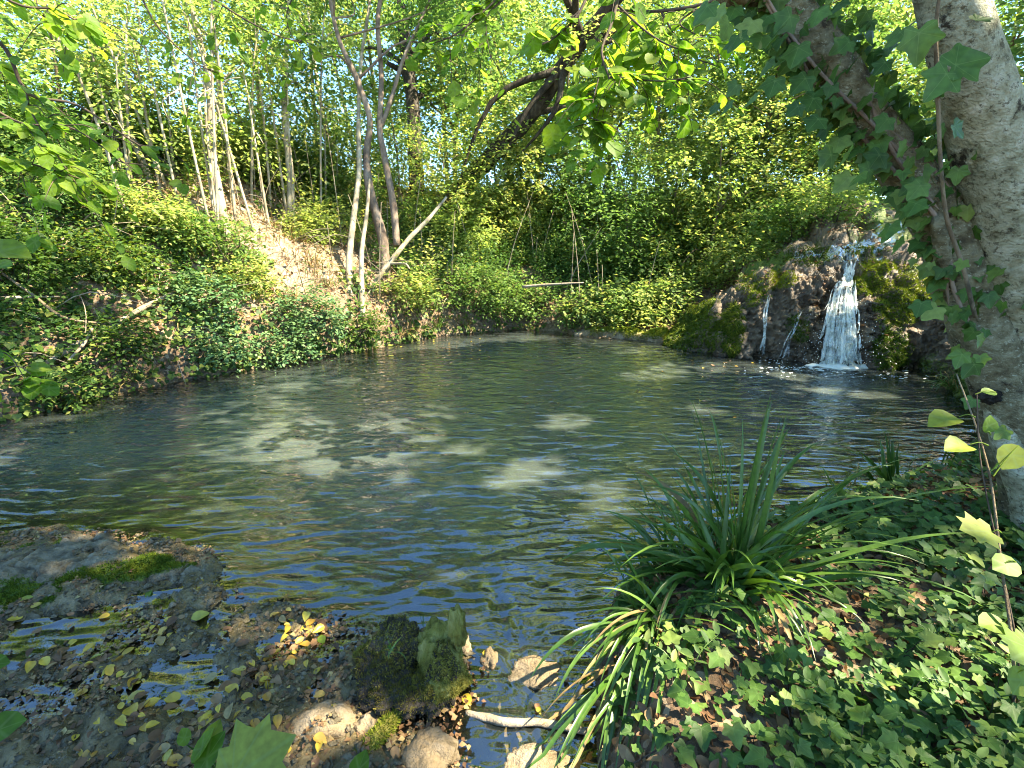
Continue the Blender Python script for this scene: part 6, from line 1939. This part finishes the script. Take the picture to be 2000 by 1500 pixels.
# ------------------------------------------------------------------ branches hanging into the picture
def hanging_branch(name, label, mains, nleaf, leafset, size, subs, sublen, tipbias, nbias, fine=.003, mat='twig', dense=None):
    root = thing(name, label, 'branch', mains[0][0][0])
    tips = []
    for pts, r0, r1 in mains:
        V, F = tube(pts, [r0, (r0 + r1) / 2, r1], 7, 26, .15, int(rng.integers(999)), 12.0)
        obj('twig', V, F, M[mat], root)
        cc = catmull(pts, 40)
        for k_ in range(subs):
            i_ = int(rng.uniform(4, 40))
            d = norm(rdir(1)[0] * [1, .8, .5] + norm(cc[min(i_, 39)] - cc[max(i_ - 4, 0)]) * .6 + [0, 0, -.15])
            L_ = sublen * rng.uniform(.5, 1.2)
            e1 = cc[i_] + d * L_ * .5 + [0, 0, .02]; e2 = cc[i_] + d * L_ + [0, 0, -.08 * L_ * 3]
            V, F = tube([cc[i_], e1, e2], [fine, fine * .8, fine * .4], 4, 9, cap=False)
            obj('twig', V, F, M[mat], root)
            tips.append(catmull([cc[i_], e1, e2], 12))
        tips.append(cc)
    for k_ in range(nleaf):
        c_ = tips[int(rng.integers(len(tips)))]
        i_ = int(rng.uniform(2, len(c_)))
        d = norm(c_[min(i_ + 1, len(c_) - 1)] - c_[i_ - 1])
        sd_v = norm(np.cross(d, [0, 0, 1.0])) * (1 if k_ % 2 else -1)
        place_leaf('leaf', leafset[int(rng.integers(len(leafset)))], c_[min(i_, len(c_) - 1)] + rdir(1)[0] * .015, sd_v * .8 + d * .5 + np.array(tipbias) + rdir(1)[0] * .4, np.array(nbias) + rdir(1)[0] * .45, size * rng.uniform(.6, 1.25), root)
    return root


hanging_branch('overhanging_branch', 'leafy branch with big round backlit leaves hanging in at the top centre', [
    ([P(1190, -120, 2.9), P(1143, 0, 2.9), P(1120, 40, 2.9), P(1080, 75, 2.85), P(1040, 95, 2.8)], .012, .004),
    ([P(1225, -120, 3.0), P(1206, 0, 2.95), P(1192, 52, 2.9), P(1175, 101, 2.85), P(1192, 161, 2.8), P(1185, 190, 2.8)], .013, .004),
    ([P(1192, 150, 2.8), P(1240, 155, 2.75), P(1300, 158, 2.7), P(1350, 150, 2.65)], .006, .003),
    ([P(1206, 10, 2.95), P(1260, 60, 2.85), P(1310, 90, 2.8), P(1360, 100, 2.75)], .007, .003),
    ([P(1180, 110, 2.85), P(1160, 190, 2.8), P(1150, 240, 2.75)], .005, .002),
], 285, ROUND_MESH, .1, 9, .34, (0, -.1, -.25), (.2, -.35, .9))
hanging_branch('overhanging_branch', 'thin dark branches with round leaves crossing the top right of centre', [
    ([P(1480, -60, 3.4), P(1400, 0, 3.4), P(1297, 21, 3.4), P(1200, 20, 3.3)], .02, .006),
    ([P(1390, 0, 3.4), P(1330, 40, 3.3), P(1345, 60, 3.3), P(1380, 75, 3.2)], .008, .003),
    ([P(1290, 22, 3.4), P(1340, 100, 3.3), P(1400, 130, 3.2)], .007, .003),
    ([P(1060, -60, 3.4), P(960, 20, 3.4), P(950, 60, 3.3), P(960, 120, 3.3)], .008, .003),
    ([P(1000, -30, 3.4), P(900, 60, 3.3), P(830, 90, 3.3)], .008, .003),
], 230, ROUND_MESH, .085, 8, .36, (0, -.1, -.3), (.2, -.3, .9))
hanging_branch('overhanging_branch', 'dark twig with drooping oval leaves hanging in from the upper left edge', [
    ([P(-80, 20, 2.4), P(10, 95, 2.5), P(55, 183, 2.6), P(150, 205, 2.7), P(250, 270, 2.8), P(330, 320, 2.9)], .012, .003),
    ([P(52, 180, 2.6), P(62, 220, 2.6), P(110, 300, 2.6), P(150, 360, 2.6)], .006, .003),
    ([P(-60, 180, 2.4), P(40, 240, 2.5), P(140, 250, 2.6), P(260, 330, 2.7)], .007, .003),
    ([P(-60, 300, 2.4), P(60, 320, 2.5), P(160, 350, 2.6)], .006, .003),
    ([P(-60, -40, 2.2), P(40, 10, 2.3), P(110, 20, 2.4), P(180, 60, 2.5)], .007, .003),
], 250, NARROW_MESH, .085, 8, .32, (.35, 0, -.45), (.3, -.3, .8))
hanging_branch('overhanging_branch', 'spray of sunlit yellow green leaves crossing the top between the slim trees', [
    ([P(330, -80, 3.6), P(420, 0, 3.7), P(520, 60, 3.8), P(590, 85, 3.9)], .01, .003),
    ([P(250, -80, 3.4), P(300, 40, 3.5), P(380, 120, 3.6), P(440, 150, 3.7)], .008, .003),
    ([P(620, -80, 3.8), P(560, 30, 3.9), P(600, 120, 4.0)], .007, .003),
], 150, ROUND_MESH, .07, 8, .4, (.1, 0, -.3), (.3, -.3, .8))
hanging_branch('overhanging_branch', 'small sprig with round yellow green leaves at the left edge near the waterline', [
    ([P(-80, 760, 2.9), P(-20, 735, 3.0), P(30, 715, 3.0), P(60, 730, 3.0)], .006, .003),
    ([P(-60, 690, 2.9), P(10, 690, 3.0), P(50, 740, 3.0)], .005, .002),
], 20, ROUND_MESH, .1, 2, .12, (.3, -.2, -.2), (.2, -.5, .8))
sl = thing('leaf_sprig', 'large dark leaves poking in at the very left edge', 'leaf sprig', P(-60, 500, 1.6))
for px, py, t_, s_, tp in [(-40, 480, 1.7, .16, (1, 0, -.15)), (-30, 520, 1.65, .1, (1, -.1, .1)), (-40, 1300, 1.1, .06, (1, .1, .05)), (-45, 1440, 1.0, .09, (1, .2, .3)), (-50, 1080, 1.5, .06, (1, 0, .1))]:
    place_leaf('leaf', NARROW_MESH[int(rng.integers(5))], P(px, py, t_), np.array(tp), np.array([0, -.5, .9]), s_, sl)
V, F = tube([P(-120, 470, 1.6), P(-40, 480, 1.7)], [.004, .002], 5, 6); obj('twig', V, F, M['twig'], sl)
V, F = tube([P(-120, 1460, 1.0), P(-60, 1300, 1.05), P(-50, 1080, 1.5)], [.004, .003, .002], 5, 9); obj('twig', V, F, M['twig'], sl)

# leafy seedling with a big lobed leaf at the bottom left
b = gpt(440, 1520)
pl = thing('lobed_seedling', 'seedling with one big lobed green leaf at the bottom edge left of centre', 'seedling', b)
for px, py, t_, s_, tp, nv, me in [(440, 1530, 1.16, .16, (.75, .55, .25), (-.1, -.45, 1), SAP_MESH[0]), (380, 1520, 1.2, .1, (.3, .6, .5), (-.4, -.5, .9), NARROW_MESH[0]), (375, 1490, 1.22, .075, (.25, .5, .45), (-.6, -.4, .9), NARROW_MESH[1]), (400, 1470, 1.26, .07, (.1, .6, .4), (.3, -.6, .9), NARROW_MESH[2]), (365, 1455, 1.27, .05, (-.5, .5, .2), (0, -.5, 1), NARROW_MESH[3]), (690, 1530, 1.2, .07, (.1, .5, .2), (0, -.4, 1), NARROW_MESH[2])]:
    a1 = P(px, py, t_)
    o = place_leaf('leaf', me, a1, np.array(tp), np.array(nv), s_, pl)
    V, F = tube([b, b * .4 + a1 * .6 + [0, 0, .01], a1], [.003, .0025, .0015], 5, 8, cap=False)
    obj('stem', V, F, M['blade'], pl, {'rnd': np.zeros(len(V))})
b = G(815, 1215); b = P(828, 1200, 1.72)
tuft('grass_tuft', 'tiny grass blades sprouting from the mossy stump', 'grass tuft', P(762, 1262, 1.60), 9, .07, .0025, .006, 20, 80, 1.6, 0, True, 'grass sprouting on the stump', segs=5)
tuft('grass_tuft', 'single thin green stalk standing on top of the stump', 'grass tuft', P(825, 1215, 1.70), 2, .09, .002, .002, 80, 89, .1, 0, True, 'grass sprouting on the stump', segs=5)

# ------------------------------------------------------------------ fallen leaves one can pick out
YEL = [leaf_mesh('yellow leaf', ROUND_V * [.8, 1, 1], ROUND_F, M['leaf_yellow'], None, .9, 40 + k) for k in range(6)]
BRN = [leaf_mesh('brown leaf', ROUND_V * [.8, 1, 1], ROUND_F, M['leaf_brown'], None, 1.1, 50 + k) for k in range(6)]
GRN = [leaf_mesh('green leaf', ROUND_V * [.7, 1, 1], ROUND_F, M['leaf_sapling'], None, .6, 60 + k) for k in range(3)]


def fallen(px, py, size, setn, label, group):
    q, nn = hit(px, py)
    kinds = {'y': YEL, 'b': BRN, 'g': GRN}[setn]
    a = rng.uniform(0, 6.28)
    o = place_leaf('fallen_leaf', kinds[int(rng.integers(len(kinds)))], q + [0, 0, .008], np.array([math.cos(a), math.sin(a), .1 * rng.normal()]), np.array([0, 0, 1.0]) + rdir(1)[0] * .3, size)
    return tag(o, label, 'leaf', group)


named = [(270, 1335, .055, 'y', 'yellow oval leaf at the left end of the brown puddle'), (248, 1370, .055, 'y', 'yellow leaf standing below the left end of the brown puddle'), (262, 1398, .06, 'y', 'bright yellow crumpled leaf below the brown puddle'),
         (355, 1365, .05, 'y', 'pale yellow curled leaf lying in the brown puddle'), (482, 1415, .05, 'b', 'curled orange leaf on the dark wet edge above the big lobed leaf'), (45, 1210, .05, 'y', 'yellow leaf on the moss edge at far left'),
         (215, 1205, .04, 'y', 'yellow leaf on the near edge of the slab rock'), (295, 1155, .045, 'g', 'fresh green leaf fallen on the slab rock'), (38, 1175, .045, 'g', 'pale green leaf on the moss at the left edge'), (290, 1222, .05, 'y', 'green yellow leaf in the shallows below the slab rock'),
         (262, 1265, .045, 'y', 'lemon yellow leaf floating between the two puddles'), (235, 1278, .03, 'y', 'small lime leaf floating left of the lemon yellow leaf'), (120, 1290, .035, 'b', 'orange brown leaf in the upper left puddle'), (315, 1262, .05, 'b', 'red brown leaf in the shallows near the slab rock'),
         (375, 1215, .07, 'y', 'long yellow leaf at the water edge below the mossy rock tip'), (460, 1265, .05, 'b', 'orange brown leaf at the upper edge of the brown puddle'), (590, 1225, .06, 'y', 'yellow and orange leaf in the shallows left of the stump'), (625, 1245, .05, 'g', 'pale green leaf standing in the shallows left of the stump'),
         (580, 1285, .045, 'y', 'yellow leaf below the orange leaves left of the stump'), (520, 1315, .05, 'y', 'yellow leaf on the heap right of the brown puddle'), (465, 1355, .05, 'y', 'yellow leaf under the heap right of the brown puddle'), (500, 1365, .05, 'b', 'dark brown leaf under the heap right of the brown puddle'),
         (490, 1325, .06, 'b', 'big brown leaf on the heap right of the brown puddle'), (420, 1395, .05, 'y', 'dull yellow leaf between the puddle and the lobed seedling'), (240, 1440, .05, 'b', 'brown leaf on the crumbly shelf at lower left'), (160, 1480, .05, 'y', 'yellow leaf at the bottom edge on the crumbly shelf'),
         (955, 1270, .05, 'y', 'yellow orange leaf stuck on the pointed lump right of the stump'), (905, 1360, .045, 'y', 'pale yellow curled leaf in the water below the stump'), (1390, 1278, .0, 'y', ''), (1140, 1422, .035, 'y', 'yellow leaf on the end of the sunken stick'),
         (1640, 965, .03, 'y', 'yellow leaf among the grass by the second sedge'), (1755, 955, .045, 'b', 'sunlit brown leaf at the foot of the second sedge'), (1690, 1330, .05, 'b', 'tan dead leaf on the ivy at lower right'), (1600, 1380, .05, 'b', 'curled tan leaf in the bare soil among the ivy'),
         (1560, 1430, .06, 'b', 'folded brown leaf near the bottom edge among the ivy'), (1780, 1350, .05, 'b', 'rusty leaf standing upright in the ivy'), (1720, 1100, .045, 'b', 'tan leaf on the ivy below the long sedge blades'), (1380, 1290, .06, 'b', 'crinkled oak leaf on the bare soil below the sedge'),
         (1470, 1390, .05, 'b', 'pale brown leaf between ivy leaves at the bottom'), (1300, 1300, .05, 'b', 'oak leaf lying beside the hanging straw'), (1260, 1350, .05, 'b', 'brown leaf at the foot of the bank by the outlet')]
for px, py, s_, st_, lab in named:
    if s_ > 0: fallen(px, py, s_, st_, lab, 'fallen leaves')
for k in range(70):
    px, py = rng.uniform(20, 680), rng.uniform(1180, 1490)
    if 300 < px < 470 and 1290 < py < 1370: continue
    st_ = 'b' if rng.random() < .6 else 'y'
    fallen(px, py, rng.uniform(.02, .04), st_, ('small brown' if st_ == 'b' else 'small yellow') + ' leaf scattered on the shallow shelf at lower left', 'small leaves scattered on the shelf')
for k in range(46):
    px, py = [(rng.uniform(700, 1600), rng.uniform(665, 790)), (rng.normal(850, 60), rng.normal(675, 12)), (rng.normal(1380, 70), rng.normal(712, 10))][k % 3]
    q, _n = hit(px, py)
    if q[2] > .03: continue
    fallen(px, py, rng.uniform(.025, .045), 'b' if rng.random() < .4 else 'y', 'tiny leaf floating on the far part of the pool', 'leaves floating on the pool')
# heaps of yellow and brown leaves washed up round the puddle
hp = []
for (px, py, rx, ry, k) in [(500, 1330, 60, 32, 70), (600, 1225, 60, 26, 45), (260, 1385, 40, 40, 30), (330, 1240, 90, 30, 45), (420, 1400, 90, 30, 50), (180, 1320, 120, 60, 60), (360, 1460, 200, 35, 60), (570, 1290, 80, 30, 40), (1110, 1380, 60, 40, 10)]:
    for _ in range(int(k * .7)):
        hp.append(hit(rng.normal(px, rx * .6), rng.normal(py, ry * .6))[0])
hp = np.array(hp); hp[:, 2] += .006 + .012 * rng.random(len(hp))
half = rng.random(len(hp)) < .45
for mk, mt, lb in ((half, 'leaf_yellow', 'yellow leaves washed up in heaps round the shallow puddle'), (~half, 'leaf_brown', 'brown leaves washed up in heaps round the shallow puddle')):
    q = hp[mk]; n = len(q)
    V, F, a = leaves(q, rdir(n) * [1, 1, .25], np.array([0, -.1, 1.0]) + rdir(n) * .45, .036 * (.35 + 1.0 * rng.random(n)), ROUND_V * [.75, 1, 4.0], ROUND_F)
    tag(obj('leaf_heap', V, F, M[mt], None, a), lb, 'leaf litter', kind='stuff')
# grit and small tufa crumbs on the shelf
x = rng.uniform(-3.0, .15, 15000); y = rng.uniform(.7, 2.35, 15000)
p, nr, s, at = on_ground(x, y)
kk = (at[:, 1] < .06) & (s > -.2) & (p[:, 2] > -.07) & (fbm(p * 2.6, 3, 213) > .42)
p = p[kk]; n = len(p)
OCT = np.array([(1, 0, 0), (-1, 0, 0), (0, 1, 0), (0, -1, 0), (0, 0, .7), (0, 0, -.7)], float)
OCF = np.array([(0, 2, 4), (2, 1, 4), (1, 3, 4), (3, 0, 4), (2, 0, 5), (1, 2, 5), (3, 1, 5), (0, 3, 5)])
V = p[:, None] + (OCT[None] * (1 + .5 * rng.normal(size=(n, 6, 1)))) * (.004 + .013 * rng.random(n) ** 3)[:, None, None]
F = (OCF[None] + (np.arange(n) * 6)[:, None, None]).reshape(-1, 3)
tag(obj('gravel', V.reshape(-1, 3), F, M['slab'], None, {'wet': np.full(n * 6, .4)}, smooth=False), 'grit and crumbs of tufa on the wet shelf at lower left', 'gravel', kind='stuff')
# crumbs of leaf and twig along the shelf: too small to count
x = rng.uniform(-3.0, .1, 26000); y = rng.uniform(.7, 2.3, 26000)
p, nr, s, at = on_ground(x, y)
kk = (at[:, 1] < .06) & (s > -.2) & (p[:, 2] > -.05) & (fbm(p * 3.2, 3, 211) > .45)
p = p[kk]; n = len(p)
p[:, 2] = np.maximum(p[:, 2], .004) + .004
V, F, a = leaves(p, rdir(n) * [1, 1, .2], np.array([0, 0, 1.0]) + rdir(n) * .4, .014 * (.3 + rng.random(n) ** 2 * 1.6), OVAL_V * [1.1, 1, 2], OVAL_F)
tag(obj('leaf_litter', V, F, M['leaf_brown'], None, a, smooth=False), 'crumbs of brown leaves and twigs on the wet shelf at lower left', 'leaf litter', kind='stuff')
